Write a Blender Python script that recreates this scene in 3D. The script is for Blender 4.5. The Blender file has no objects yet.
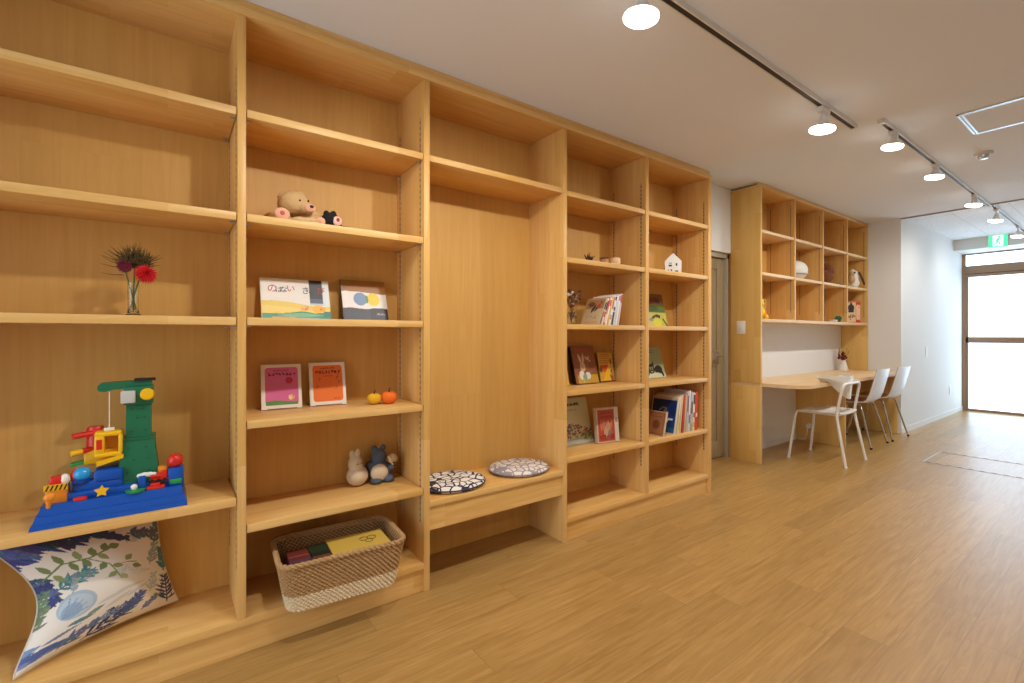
import bpy, bmesh, math, random
import numpy as np
from mathutils import Vector, Matrix, Euler
random.seed(7)
PI = math.pi
SC = bpy.context.scene
COL = SC.collection

# ------------------------------------------------------------------ materials
def lin(c):
    def f(v): return v/12.92 if v <= .04045 else ((v+.055)/1.055)**2.4
    return (f(c[0]), f(c[1]), f(c[2]), 1)
def rgb(*v): return lin([x/255. for x in v])

def newmat(name):
    m = bpy.data.materials.new(name); m.use_nodes = True
    nt = m.node_tree; b = nt.nodes['Principled BSDF']
    return m, nt, b
def N(nt, t, **kw):
    n = nt.nodes.new(t)
    for k, v in kw.items():
        if k in n.inputs: n.inputs[k].default_value = v
        else: setattr(n, k, v)
    return n
def L(nt, a, b): nt.links.new(a, b)

def plain(name, c, rough=.5, metal=0, bump=0, bscale=60, coat=0, var=0.06, spec=.5):
    m, nt, b = newmat(name)
    b.inputs['Roughness'].default_value = rough; b.inputs['Metallic'].default_value = metal
    b.inputs['Coat Weight'].default_value = coat
    b.inputs['Specular IOR Level'].default_value = spec
    tc = N(nt, 'ShaderNodeTexCoord'); nz = N(nt, 'ShaderNodeTexNoise', Scale=bscale, Detail=4)
    L(nt, tc.outputs['Object'], nz.inputs['Vector'])
    mx = N(nt, 'ShaderNodeMix', data_type='RGBA')
    mx.inputs[6].default_value = tuple(x*(1-var) for x in c[:3])+(1,)
    mx.inputs[7].default_value = tuple(min(1, x*(1+var)) for x in c[:3])+(1,)
    L(nt, nz.outputs['Fac'], mx.inputs[0]); L(nt, mx.outputs[2], b.inputs['Base Color'])
    if bump:
        bp = N(nt, 'ShaderNodeBump', Strength=bump, Distance=.004)
        L(nt, nz.outputs['Fac'], bp.inputs['Height']); L(nt, bp.outputs[0], b.inputs['Normal'])
    return m

def wood(name, axis, c1, c2, strip=.09, run=.75, rough=.42, stripax=None, tone=.16, grain=.35):
    """glued-lamella pine: strips across, grain along `axis` (0 x, 1 y, 2 z)"""
    m, nt, b = newmat(name)
    b.inputs['Roughness'].default_value = rough
    b.inputs['Specular IOR Level'].default_value = .35
    tc = N(nt, 'ShaderNodeTexCoord'); sp = N(nt, 'ShaderNodeSeparateXYZ'); L(nt, tc.outputs['Object'], sp.inputs[0])
    ax = 'XYZ'
    others = [i for i in range(3) if i != axis]
    sa = stripax if stripax is not None else others[0]
    def math_(op, a, bb=None):
        n = N(nt, 'ShaderNodeMath', operation=op)
        for i, v in enumerate((a, bb)):
            if v is None: continue
            if isinstance(v, (int, float)): n.inputs[i].default_value = v
            else: L(nt, v, n.inputs[i])
        return n.outputs[0]
    sidx = math_('FLOOR', math_('DIVIDE', sp.outputs[ax[sa]], strip))
    wn = N(nt, 'ShaderNodeTexWhiteNoise', noise_dimensions='1D'); L(nt, sidx, wn.inputs['W'])
    along = math_('ADD', math_('DIVIDE', sp.outputs[ax[axis]], run), math_('MULTIPLY', wn.outputs['Value'], 7.3))
    aidx = math_('FLOOR', along)
    comb = N(nt, 'ShaderNodeCombineXYZ'); L(nt, sidx, comb.inputs[0]); L(nt, aidx, comb.inputs[1])
    wn2 = N(nt, 'ShaderNodeTexWhiteNoise', noise_dimensions='2D'); L(nt, comb.outputs[0], wn2.inputs['Vector'])
    # grain noise, stretched
    mp = N(nt, 'ShaderNodeMapping'); sc = [26, 26, 26]; sc[axis] = 1.3
    mp.inputs['Scale'].default_value = sc
    off = N(nt, 'ShaderNodeVectorMath', operation='ADD'); L(nt, tc.outputs['Object'], off.inputs[0])
    L(nt, wn2.outputs['Color'], off.inputs[1])
    L(nt, off.outputs[0], mp.inputs['Vector'])
    nz = N(nt, 'ShaderNodeTexNoise', Scale=1.6, Detail=5, Roughness=.62, Distortion=.6); L(nt, mp.outputs[0], nz.inputs['Vector'])
    rp = N(nt, 'ShaderNodeValToRGB'); rp.color_ramp.elements[0].position = .32; rp.color_ramp.elements[1].position = .68
    L(nt, nz.outputs['Fac'], rp.inputs[0])
    f = math_('ADD', math_('MULTIPLY', rp.outputs[0], grain), math_('MULTIPLY', wn2.outputs['Value'], 1-grain))
    mx = N(nt, 'ShaderNodeMix', data_type='RGBA'); mx.inputs[6].default_value = c1; mx.inputs[7].default_value = c2
    L(nt, f, mx.inputs[0]); L(nt, mx.outputs[2], b.inputs['Base Color'])
    bp = N(nt, 'ShaderNodeBump', Strength=.06, Distance=.002); L(nt, nz.outputs['Fac'], bp.inputs['Height']); L(nt, bp.outputs[0], b.inputs['Normal'])
    return m

PA, PB = rgb(208, 156, 80), rgb(231, 189, 122)
W_X = wood('pine_along_x', 0, PA, PB, .11, .8, stripax=1, grain=.6)
W_Z = wood('pine_upright', 2, PA, PB, .075, .9, stripax=1, grain=.5)
W_FRONT = wood('pine_front_board', 0, PA, PB, .2, .9, stripax=2, grain=.7)
W_Y = wood('pine_along_y', 1, PA, PB, .1, .8, stripax=2, grain=.5)
W_BACK = wood('veneer_back_panel', 2, rgb(203, 154, 78), rgb(214, 167, 94), .3, 4, stripax=0, grain=.75, rough=.5)
W_DESK = wood('pine_desk_board', 0, rgb(220, 185, 136), rgb(232, 202, 158), .12, .8, stripax=1, grain=.5)
W_SIDE = wood('pine_desk_side', 2, rgb(214, 168, 88), rgb(232, 193, 120), .06, .55, stripax=1, grain=.35)
M_WALL = plain('wall_paint', rgb(228, 227, 225), .9, bump=.05, bscale=220, var=.01)
M_CEIL = plain('ceiling_paper', rgb(228, 233, 240), .92, bump=.06, bscale=160, var=.012)
M_SKIRT = plain('white_vinyl_skirting', rgb(226, 224, 220), .5, var=.01)
M_WHITE = plain('white_plastic', rgb(232, 230, 226), .35, var=.01)
M_WHITEPAINT = plain('white_powder_coat', rgb(230, 226, 218), .4, var=.01)
M_SHELL = plain('white_chair_shell', rgb(226, 230, 238), .3, var=.01)
M_CHROME = plain('chrome_tube', rgb(205, 200, 192), .18, 1, var=.01)
M_RUBBER = plain('dark_rubber', rgb(40, 36, 34), .7)
M_PLY = wood('beech_ply', 0, rgb(186, 138, 84), rgb(200, 154, 98), .4, 2, grain=.7)
M_BLACKRAIL = plain('black_conductor_slot', rgb(34, 31, 30), .5)
M_TRACK = plain('track_white', rgb(222, 220, 216), .45, var=.01)
M_BRONZE = plain('bronze_aluminium', rgb(158, 128, 102), .45, .1, var=.02)
M_ALU = plain('brushed_aluminium', rgb(196, 198, 200), .32, .9, var=.02)
M_DOOR = plain('taupe_door_paint', rgb(168, 150, 118), .5, var=.02)
M_DOORFR = plain('grey_door_frame', rgb(180, 172, 154), .5, var=.02)
M_DARK = plain('dark_gap', rgb(60, 48, 38), .8)
M_PAPER = plain('paper_pages', rgb(232, 224, 208), .8, bump=.1, bscale=400, var=.03)

def rail_mat():
    m, nt, b = newmat('shelf_standard_steel')
    tc = N(nt, 'ShaderNodeTexCoord'); sp = N(nt, 'ShaderNodeSeparateXYZ'); L(nt, tc.outputs['Object'], sp.inputs[0])
    d = N(nt, 'ShaderNodeMath', operation='DIVIDE'); d.inputs[1].default_value = .026; L(nt, sp.outputs['Z'], d.inputs[0])
    fr = N(nt, 'ShaderNodeMath', operation='FRACT'); L(nt, d.outputs[0], fr.inputs[0])
    gt = N(nt, 'ShaderNodeMath', operation='GREATER_THAN'); gt.inputs[1].default_value = .5; L(nt, fr.outputs[0], gt.inputs[0])
    mx = N(nt, 'ShaderNodeMix', data_type='RGBA'); mx.inputs[6].default_value = rgb(172, 148, 122); mx.inputs[7].default_value = rgb(122, 88, 56)
    L(nt, gt.outputs[0], mx.inputs[0]); L(nt, mx.outputs[2], b.inputs['Base Color']); b.inputs['Roughness'].default_value = .45
    return m
M_RAIL = rail_mat()

def floor_mat():
    m, nt, b = newmat('oak_vinyl_planks')
    tc = N(nt, 'ShaderNodeTexCoord')
    mp = N(nt, 'ShaderNodeMapping'); mp.inputs['Location'].default_value = (.3, .027, 0); L(nt, tc.outputs['Object'], mp.inputs['Vector'])
    sx = N(nt, 'ShaderNodeSeparateXYZ'); L(nt, mp.outputs[0], sx.inputs[0])
    dv = N(nt, 'ShaderNodeMath', operation='DIVIDE'); dv.inputs[1].default_value = .15; L(nt, sx.outputs['Y'], dv.inputs[0])
    fl = N(nt, 'ShaderNodeMath', operation='FLOOR'); L(nt, dv.outputs[0], fl.inputs[0])
    wr = N(nt, 'ShaderNodeTexWhiteNoise', noise_dimensions='1D'); L(nt, fl.outputs[0], wr.inputs['W'])
    ax_ = N(nt, 'ShaderNodeMath', operation='MULTIPLY_ADD'); ax_.inputs[1].default_value = 2.44; L(nt, wr.outputs['Value'], ax_.inputs[0]); L(nt, sx.outputs['X'], ax_.inputs[2])
    cx = N(nt, 'ShaderNodeCombineXYZ'); L(nt, ax_.outputs[0], cx.inputs[0]); L(nt, sx.outputs['Y'], cx.inputs[1])
    br = N(nt, 'ShaderNodeTexBrick', offset=0, squash=1.0)
    br.inputs['Color1'].default_value = (0, 0, 0, 1); br.inputs['Color2'].default_value = (1, 1, 1, 1)
    br.inputs['Mortar'].default_value = (.5, .5, .5, 1)
    for k, v in {'Scale': 1, 'Mortar Size': .0014, 'Mortar Smooth': .1, 'Bias': 0, 'Brick Width': 1.22, 'Row Height': .15}.items(): br.inputs[k].default_value = v
    L(nt, cx.outputs[0], br.inputs['Vector'])
    add = N(nt, 'ShaderNodeVectorMath', operation='MULTIPLY_ADD'); add.inputs[1].default_value = (7, 7, 0)
    L(nt, br.outputs['Color'], add.inputs[0]); L(nt, tc.outputs['Object'], add.inputs[2])
    m2 = N(nt, 'ShaderNodeMapping'); m2.inputs['Scale'].default_value = (2.0, 30, 1); L(nt, add.outputs[0], m2.inputs['Vector'])
    nz = N(nt, 'ShaderNodeTexNoise', Scale=1.5, Detail=6, Roughness=.62, Distortion=1.2); L(nt, m2.outputs[0], nz.inputs['Vector'])
    rp = N(nt, 'ShaderNodeValToRGB'); e = rp.color_ramp.elements
    e[0].position = .30; e[0].color = rgb(158, 120, 62); e[1].position = .72; e[1].color = rgb(188, 150, 92)
    L(nt, nz.outputs['Fac'], rp.inputs[0])
    tone = N(nt, 'ShaderNodeMix', data_type='RGBA', blend_type='MULTIPLY'); tone.inputs[0].default_value = 1
    r2 = N(nt, 'ShaderNodeValToRGB'); r2.color_ramp.elements[0].color = (.86, .84, .81, 1); r2.color_ramp.elements[1].color = (1.06, 1.05, 1.03, 1)
    L(nt, br.outputs['Color'], r2.inputs[0]); L(nt, rp.outputs[0], tone.inputs[6]); L(nt, r2.outputs[0], tone.inputs[7])
    gap = N(nt, 'ShaderNodeMix', data_type='RGBA'); gap.inputs[7].default_value = rgb(128, 88, 48)
    mf = N(nt, 'ShaderNodeMath', operation='MULTIPLY'); mf.inputs[1].default_value = .55; L(nt, br.outputs['Fac'], mf.inputs[0])
    L(nt, mf.outputs[0], gap.inputs[0]); L(nt, tone.outputs[2], gap.inputs[6]); L(nt, gap.outputs[2], b.inputs['Base Color'])
    b.inputs['Roughness'].default_value = .33; b.inputs['Specular IOR Level'].default_value = .7
    hh = N(nt, 'ShaderNodeMath', operation='SUBTRACT'); L(nt, nz.outputs['Fac'], hh.inputs[0]); L(nt, br.outputs['Fac'], hh.inputs[1])
    bp = N(nt, 'ShaderNodeBump', Strength=.15, Distance=.002); L(nt, hh.outputs[0], bp.inputs['Height']); L(nt, bp.outputs[0], b.inputs['Normal'])
    return m
M_FLOOR = floor_mat()

def emit(name, c, s):
    m = bpy.data.materials.new(name); m.use_nodes = True; nt = m.node_tree; nt.nodes.clear()
    e = N(nt, 'ShaderNodeEmission'); e.inputs[0].default_value = c; e.inputs[1].default_value = s
    o = N(nt, 'ShaderNodeOutputMaterial'); L(nt, e.outputs[0], o.inputs[0]); return m
def frosted(name, power, ca, cb):
    m = bpy.data.materials.new(name); m.use_nodes = True; nt = m.node_tree; nt.nodes.clear()
    tc = N(nt, 'ShaderNodeTexCoord'); nz = N(nt, 'ShaderNodeTexNoise', Scale=1.4, Detail=2); L(nt, tc.outputs['Object'], nz.inputs['Vector'])
    mx = N(nt, 'ShaderNodeMix', data_type='RGBA'); mx.inputs[6].default_value = ca; mx.inputs[7].default_value = cb
    L(nt, nz.outputs['Fac'], mx.inputs[0])
    e = N(nt, 'ShaderNodeEmission'); e.inputs[1].default_value = power; L(nt, mx.outputs[2], e.inputs[0])
    g = N(nt, 'ShaderNodeBsdfGlossy'); g.inputs['Roughness'].default_value = .4
    ms = N(nt, 'ShaderNodeMixShader'); ms.inputs[0].default_value = .05
    L(nt, e.outputs[0], ms.inputs[1]); L(nt, g.outputs[0], ms.inputs[2])
    o = N(nt, 'ShaderNodeOutputMaterial'); L(nt, ms.outputs[0], o.inputs[0]); return m
WIN = 4.4
WIN_FILL = 4.0  # glow of the added glazing behind the viewpoint
LAMP = 37.0
LAMPC = (1, .985, .94)
REAR = 36.0  # power of the fill spots added across the room
REAR_FILLC = (1, .70, .34)
M_PANE = frosted('frosted_glass_daylight', WIN, (.56, .77, 1, 1), (.67, .85, 1.0, 1))
M_PANE_FILL = frosted('added_fill_glass', WIN_FILL, (.72, .86, 1, 1), (.80, .92, 1.0, 1))  # glowing panes of the added fill glazing
M_BULB = emit('lamp_lens_glow', (1, .93, .82, 1), 14)
M_EXITG = emit('exit_green_glow', (.10, .85, .45, 1), 1.3)
M_EXITW = emit('exit_white_glow', (.85, 1, .93, 1), 1.6)

def glass_mat(name='clear_glass', tint=(.96, 1, .97, 1)):
    m, nt, b = newmat(name)
    b.inputs['Base Color'].default_value = tint; b.inputs['Transmission Weight'].default_value = 1
    b.inputs['Roughness'].default_value = .02; b.inputs['IOR'].default_value = 1.45
    return m
M_GLASS = glass_mat()

def art_mat(name, rough=.45, coat=0):
    m, nt, b = newmat(name)
    a = N(nt, 'ShaderNodeAttribute', attribute_name='art')
    nz = N(nt, 'ShaderNodeTexNoise', Scale=300, Detail=2)
    tc = N(nt, 'ShaderNodeTexCoord'); L(nt, tc.outputs['Object'], nz.inputs['Vector'])
    bp = N(nt, 'ShaderNodeBump', Strength=.05, Distance=.001); L(nt, nz.outputs['Fac'], bp.inputs['Height']); L(nt, bp.outputs[0], b.inputs['Normal'])
    L(nt, a.outputs['Color'], b.inputs['Base Color']); b.inputs['Roughness'].default_value = rough
    return m
M_ART = art_mat('printed_cover', .42)
M_CLOTHART = art_mat('printed_linen', .9)

def pebble_mat(name, dark, light, scale, th):
    m, nt, b = newmat(name)
    tc = N(nt, 'ShaderNodeTexCoord'); nz = N(nt, 'ShaderNodeTexNoise', Scale=9, Detail=2); L(nt, tc.outputs['Object'], nz.inputs['Vector'])
    ma = N(nt, 'ShaderNodeVectorMath', operation='MULTIPLY_ADD'); ma.inputs[1].default_value = (.05, .05, 0); L(nt, nz.outputs['Color'], ma.inputs[0]); L(nt, tc.outputs['Object'], ma.inputs[2])
    mp = N(nt, 'ShaderNodeMapping'); mp.inputs['Scale'].default_value = (1, 1.25, .05); mp.inputs['Rotation'].default_value = (0, 0, .6); L(nt, ma.outputs[0], mp.inputs['Vector'])
    v = N(nt, 'ShaderNodeTexVoronoi', feature='DISTANCE_TO_EDGE', Scale=scale); L(nt, mp.outputs[0], v.inputs['Vector'])
    gt = N(nt, 'ShaderNodeMath', operation='GREATER_THAN'); gt.inputs[1].default_value = th; L(nt, v.outputs['Distance'], gt.inputs[0])
    mx = N(nt, 'ShaderNodeMix', data_type='RGBA'); mx.inputs[6].default_value = dark; mx.inputs[7].default_value = light
    L(nt, gt.outputs[0], mx.inputs[0]); L(nt, mx.outputs[2], b.inputs['Base Color']); b.inputs['Roughness'].default_value = .9
    return m

# ------------------------------------------------------------------ mesh builder
class MB:
    def __init__(s, off=(0, 0, 0)):
        s.bm = bmesh.new(); s.off = Vector(off); s.cols = None
    def box(s, x0, x1, y0, y1, z0, z1, bev=0, mi=0, M=None):
        g = bmesh.ops.create_cube(s.bm, size=1)
        vs = g['verts']
        for v in vs:
            v.co = Vector((x0+(v.co.x+.5)*(x1-x0), y0+(v.co.y+.5)*(y1-y0), z0+(v.co.z+.5)*(z1-z0)))
            if M is not None: v.co = M @ v.co
        fs = list({f for v in vs for f in v.link_faces})
        if bev:
            es = list({e for v in vs for e in v.link_edges})
            r = bmesh.ops.bevel(s.bm, geom=es, offset=bev, segments=2, affect='EDGES', profile=.5)
            fs = r['faces']
        for f in fs: f.material_index = mi
        return s
    def tube(s, pts, r, seg=10, closed=False, mi=0, caps=True):
        pts = [Vector(p) for p in pts]; n = len(pts)
        rr = r if isinstance(r, (list, tuple)) else [r]*n
        t0 = (pts[1]-pts[0]).normalized()
        up = Vector((0, 0, 1)) if abs(t0.z) < .9 else Vector((1, 0, 0))
        a = t0.cross(up).normalized(); rings = []
        for i, p in enumerate(pts):
            if closed: t = (pts[(i+1) % n]-pts[i-1])
            else: t = pts[min(i+1, n-1)]-pts[max(i-1, 0)]
            if t.length < 1e-9: t = t0
            t.normalize(); a = (a-t*a.dot(t))
            if a.length < 1e-6: a = t.orthogonal()
            a.normalize(); b = t.cross(a)
            rings.append([s.bm.verts.new(p+(a*math.cos(2*PI*k/seg)+b*math.sin(2*PI*k/seg))*rr[i]) for k in range(seg)])
        m = n if closed else n-1
        for i in range(m):
            A, B = rings[i], rings[(i+1) % n]
            for k in range(seg):
                s.bm.faces.new((A[k], A[(k+1) % seg], B[(k+1) % seg], B[k])).material_index = mi
        if caps and not closed:
            s.bm.faces.new(rings[0][::-1]).material_index = mi; s.bm.faces.new(rings[-1]).material_index = mi
        return s
    def lathe(s, prof, c=(0, 0, 0), seg=24, M=None, mi=0):
        c = Vector(c); rings = []
        for (r, z) in prof:
            if r < 1e-5:
                p = Vector((0, 0, z)); p = (M @ p if M is not None else p)+c
                rings.append([s.bm.verts.new(p)])
            else:
                ring = []
                for k in range(seg):
                    p = Vector((r*math.cos(2*PI*k/seg), r*math.sin(2*PI*k/seg), z)); p = (M @ p if M is not None else p)+c
                    ring.append(s.bm.verts.new(p))
                rings.append(ring)
        for A, B in zip(rings, rings[1:]):
            for k in range(seg):
                a0, a1 = A[k % len(A)], A[(k+1) % len(A)]; b0, b1 = B[k % len(B)], B[(k+1) % len(B)]
                vs = []
                for v in (a0, a1, b1, b0):
                    if v not in vs: vs.append(v)
                if len(vs) > 2: s.bm.faces.new(vs).material_index = mi
        for R_, rev in ((rings[0], True), (rings[-1], False)):
            if len(R_) > 1: s.bm.faces.new(R_[::-1] if rev else R_).material_index = mi
        return s
    def ell(s, c, r, M=None, seg=20, rings=12, mi=0):
        r = (r, r, r) if isinstance(r, (int, float)) else r
        g = bmesh.ops.create_uvsphere(s.bm, u_segments=seg, v_segments=rings, radius=1)
        for v in g['verts']:
            p = Vector((v.co.x*r[0], v.co.y*r[1], v.co.z*r[2]))
            if M is not None: p = M @ p
            v.co = p+Vector(c)
        for f in {f for v in g['verts'] for f in v.link_faces}: f.material_index = mi
        return s
    def prism(s, poly, fn, t0, t1, mi=0):
        """poly: 2-D outline, fn(a,b,t)->xyz"""
        A = [s.bm.verts.new(fn(a, b, t0)) for a, b in poly]; B = [s.bm.verts.new(fn(a, b, t1)) for a, b in poly]
        n = len(poly)
        s.bm.faces.new(A[::-1]).material_index = mi; s.bm.faces.new(B).material_index = mi
        for k in range(n): s.bm.faces.new((A[k], A[(k+1) % n], B[(k+1) % n], B[k])).material_index = mi
        return s
    def sheet(s, fn, nu, nv, mi=0):
        """open grid from fn(u,v)"""
        g = [[s.bm.verts.new(fn(i/nu, j/nv)) for j in range(nv+1)] for i in range(nu+1)]
        for i in range(nu):
            for j in range(nv): s.bm.faces.new((g[i][j], g[i+1][j], g[i+1][j+1], g[i][j+1])).material_index = mi
        return g
    def slab(s, fn, nrm, nu, nv, th, mi=0, mi2=None):
        """closed curved plate: front fn(u,v), back fn + th*nrm(u,v)"""
        A = s.sheet(fn, nu, nv, mi)
        B = s.sheet(lambda u, v: Vector(fn(u, v))+Vector(nrm(u, v))*th, nu, nv, mi if mi2 is None else mi2)
        per = [(i, 0) for i in range(nu)]+[(nu, j) for j in range(nv)]+[(i, nv) for i in range(nu, 0, -1)]+[(0, j) for j in range(nv, 0, -1)]
        for k in range(len(per)):
            (i, j), (p, q) = per[k], per[(k+1) % len(per)]
            s.bm.faces.new((A[i][j], A[p][q], B[p][q], B[i][j])).material_index = mi
        return s
    def build(s, name, mat, parent=None, smooth=True, angle=35):
        bmesh.ops.recalc_face_normals(s.bm, faces=s.bm.faces[:])
        if s.off.length: bmesh.ops.translate(s.bm, vec=-s.off, verts=s.bm.verts[:])
        me = bpy.data.meshes.new(name); s.bm.to_mesh(me); s.bm.free()
        for m in (mat if isinstance(mat, (list, tuple)) else [mat]): me.materials.append(m)
        if smooth:
            me.polygons.foreach_set('use_smooth', [True]*len(me.polygons)); me.set_sharp_from_angle(angle=math.radians(angle))
        o = bpy.data.objects.new(name, me); COL.objects.link(o)
        if parent is not None: o.parent = parent
        return o

def fuse(mb, name, mat, parent, voxel=.004, smooth=6, fuzz=0):
    """melt overlapping lumps into one soft continuous body"""
    o = mb.build(name, mat, None)
    r = o.modifiers.new('r', 'REMESH'); r.mode = 'VOXEL'; r.voxel_size = voxel; r.use_smooth_shade = True
    q = o.modifiers.new('s', 'SMOOTH'); q.factor = .5; q.iterations = smooth
    dg = bpy.context.evaluated_depsgraph_get(); me = bpy.data.meshes.new_from_object(o.evaluated_get(dg))
    old = o.data; o.modifiers.clear(); o.data = me
    bpy.data.meshes.remove(old)
    if not me.materials: me.materials.append(mat)
    me.name = name
    me.polygons.foreach_set('use_smooth', [True]*len(me.polygons))
    if fuzz:
        R = random.Random(1); nv = [v.normal.copy() for v in me.vertices]
        for v, n in zip(me.vertices, nv): v.co += n*R.uniform(-fuzz, fuzz)
    if parent is not None: o.parent = parent
    return o

def tag(o, label=None, cat=None, group=None, kind=None):
    if label: o['label'] = label
    if cat: o['category'] = cat
    if group: o['group'] = group
    if kind: o['kind'] = kind
    return o
def thing(name, label, cat, loc=(0, 0, 0), rot=(0, 0, 0), group=None):
    o = bpy.data.objects.new(name, None); COL.objects.link(o); o.empty_display_size = .05
    o.location = loc; o.rotation_euler = rot
    return tag(o, label, cat, group)
def struct(name, mb, mat, parent=None, smooth=False):
    o = mb.build(name, mat, parent, smooth)
    if parent is None: o['kind'] = 'structure'
    return o
def sroot(name, loc=(0, 0, 0)):
    o = bpy.data.objects.new(name, None); COL.objects.link(o); o.location = loc; o['kind'] = 'structure'; return o
def dup(root, loc, rot=None, label=None):
    r = root.copy(); COL.objects.link(r); r.location = loc
    if rot is not None: r.rotation_euler = rot
    if label: r['label'] = label
    for ch in list(root.children):
        c = ch.copy(); COL.objects.link(c); c.parent = r
        for g in ch.children:
            d = g.copy(); COL.objects.link(d); d.parent = c
    return r

# ------------------------------------------------------------------ printed art (colour attribute on a fine mesh)
class Pic:
    def __init__(s, U, V, bg, asp=1.0):
        s.u = U*asp; s.v = V; s.a = asp; s.c = np.tile(np.array(bg, float)/255, (U.size, 1))
    def fill(s, m, c): s.c[m] = np.array(c, float)/255
    def rect(s, x0, x1, y0, y1, c): s.fill((s.u >= x0) & (s.u <= x1) & (s.v >= y0) & (s.v <= y1), c)
    def rrect(s, x0, x1, y0, y1, r, c):
        dx = np.maximum(np.maximum(x0+r-s.u, s.u-x1+r), 0); dy = np.maximum(np.maximum(y0+r-s.v, s.v-y1+r), 0)
        s.fill(dx*dx+dy*dy <= r*r, c)
    def el(s, x, y, rx, ry, c, ang=0):
        ca, sa = math.cos(ang), math.sin(ang); dx = s.u-x; dy = s.v-y
        p = (dx*ca+dy*sa)/rx; q = (-dx*sa+dy*ca)/ry; s.fill(p*p+q*q <= 1, c)
    def leaf(s, x, y, ln, wd, ang, c):
        ca, sa = math.cos(ang), math.sin(ang); dx = s.u-x; dy = s.v-y
        p = (dx*ca+dy*sa)/ln; q = (-dx*sa+dy*ca)/wd
        s.fill((p >= 0) & (p <= 1) & (np.abs(q) <= np.sin(np.clip(p, 0, 1)**.8*PI)), c)
    def line(s, pts, w, c):
        for (x0, y0), (x1, y1) in zip(pts, pts[1:]):
            dx, dy = x1-x0, y1-y0; l2 = dx*dx+dy*dy+1e-12
            t = np.clip(((s.u-x0)*dx+(s.v-y0)*dy)/l2, 0, 1)
            s.fill((s.u-x0-t*dx)**2+(s.v-y0-t*dy)**2 <= w*w, c)
    def below(s, fn, c): s.fill(s.v < fn(s.u), c)
    def poly(s, P, c):
        m = np.zeros(s.u.size, bool)
        for (x0, y0), (x1, y1) in zip(P, P[1:]+P[:1]):
            cr = ((y0 > s.v) != (y1 > s.v)) & (s.u < (x1-x0)*(s.v-y0)/((y1-y0) or 1e-9)+x0); m ^= cr
        s.fill(m, c)
    def scribble(s, x0, x1, y, h, n, c, w=.006, seed=1):
        """unreadable small lettering: rows of little strokes"""
        R = random.Random(seed); st = (x1-x0)/n
        for k in range(n):
            a = x0+st*(k+.1); b = x0+st*(k+.8)
            for _ in range(3):
                s.line([(R.uniform(a, b), y+R.uniform(-h, h)/2), (R.uniform(a, b), y+R.uniform(-h, h)/2)], w, c)
def to_lin(c): return np.where(c <= .04045, c/12.92, ((c+.055)/1.055)**2.4)
def set_art(me, cols):
    a = me.attributes.new('art', 'FLOAT_COLOR', 'POINT')
    buf = np.ones((len(me.vertices), 4), 'f'); buf[:, :3] = to_lin(np.clip(cols, 0, 1)); a.data.foreach_set('color', buf.ravel())
def art_board(name, w, h, y0, y1, paint, parent, nx, ny, edge, x0=0, z0=0):
    """printed board: fine front grid at y0 carrying the picture, thickness back to y1"""
    us = np.linspace(0, 1, nx+1); vs = np.linspace(0, 1, ny+1); U, V = np.meshgrid(us, vs, indexing='ij'); U = U.ravel(); V = V.ravel()
    n = U.size; P = np.stack([x0+U*w, np.full(n, y0), z0+V*h], 1)
    idx = lambda i, j: i*(ny+1)+j
    F = [(idx(i, j), idx(i+1, j), idx(i+1, j+1), idx(i, j+1)) for i in range(nx) for j in range(ny)]
    per = [idx(i, 0) for i in range(nx)]+[idx(nx, j) for j in range(ny)]+[idx(i, ny) for i in range(nx, 0, -1)]+[idx(0, j) for j in range(ny, 0, -1)]
    f0 = n; Pp = P[per]; b1 = Pp.copy(); b2 = Pp.copy(); b2[:, 1] = y1
    P = np.vstack([P, b1, b2]); m = len(per)
    for k in range(m):
        k2 = (k+1) % m; F.append((f0+k, f0+m+k, f0+m+k2, f0+k2))
    F.append(tuple(f0+m+k for k in range(m-1, -1, -1)))
    pc = paint(U, V).c
    C = np.vstack([pc, np.tile(np.array(edge, float)/255, (2*m, 1))])
    me = bpy.data.meshes.new(name); me.from_pydata(P.tolist(), [], F); me.materials.append(M_ART); set_art(me, C)
    o = bpy.data.objects.new(name, me); COL.objects.link(o); o.parent = parent; return o

_cm = {}
def cmat(r, g, b, rough=.5):
    k = (r, g, b, rough)
    if k not in _cm: _cm[k] = plain('colour_%02x%02x%02x' % (r, g, b), rgb(r, g, b), rough, var=.03)
    return _cm[k]

def display_book(label, X0, Y, Z, w, h, t, paint, edge, back, lean=15, rz=0, group=None, nx=90, ny=110, name='picture_book'):
    """a book stood up with its front cover showing; pivot = rear lower edge"""
    r = thing(name, label, 'book', (X0, Y, Z), (-math.radians(lean), 0, math.radians(rz)), group)
    art_board('front_cover', w, h, -t, -t+.0025, paint, r, nx, ny, edge)
    MB().box(.004, w-.004, -t+.0026, -.0026, .003, h-.003).build('pages', M_PAPER, r)
    MB().box(0, w, -.0025, 0, 0, h).box(-.002, .0005, -t, 0, 0, h).build('back_cover', back, r)
    return r

def row_book(label, X, Y, Z, th, d, h, lean, cols, group, bands=(), art=None):
    """a book stood in a row, spine towards the room; cols = spine colour, side colour"""
    r = thing('picture_book', label, 'book', (X, Y, Z), (0, math.radians(lean), 0), group)
    s, side = cols
    m = MB().box(0, th, 0, .0025, 0, h, .0006).box(0, .002, .0025, d, 0, h).box(th-.002, th, .0025, d, 0, h)
    m.build('cover', [cmat(*s)], r)
    MB().box(.0021, th-.0021, .0026, d-.004, .003, h-.003).build('pages', M_PAPER, r)
    if side:
        q = art_board('printed_side', d-.012, h-.012, -.0008, 0, art, r, 70, 80, side)
        q.location = (0, d-.006, .006); q.rotation_euler = (0, 0, -PI/2)
    b = MB()
    for (z0, z1, c) in bands:
        MB().box(th*.12, th*.88, -.0006, 0, z0*h, z1*h).build('spine_print', cmat(*c), r)
    b.bm.free()
    return r

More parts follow.
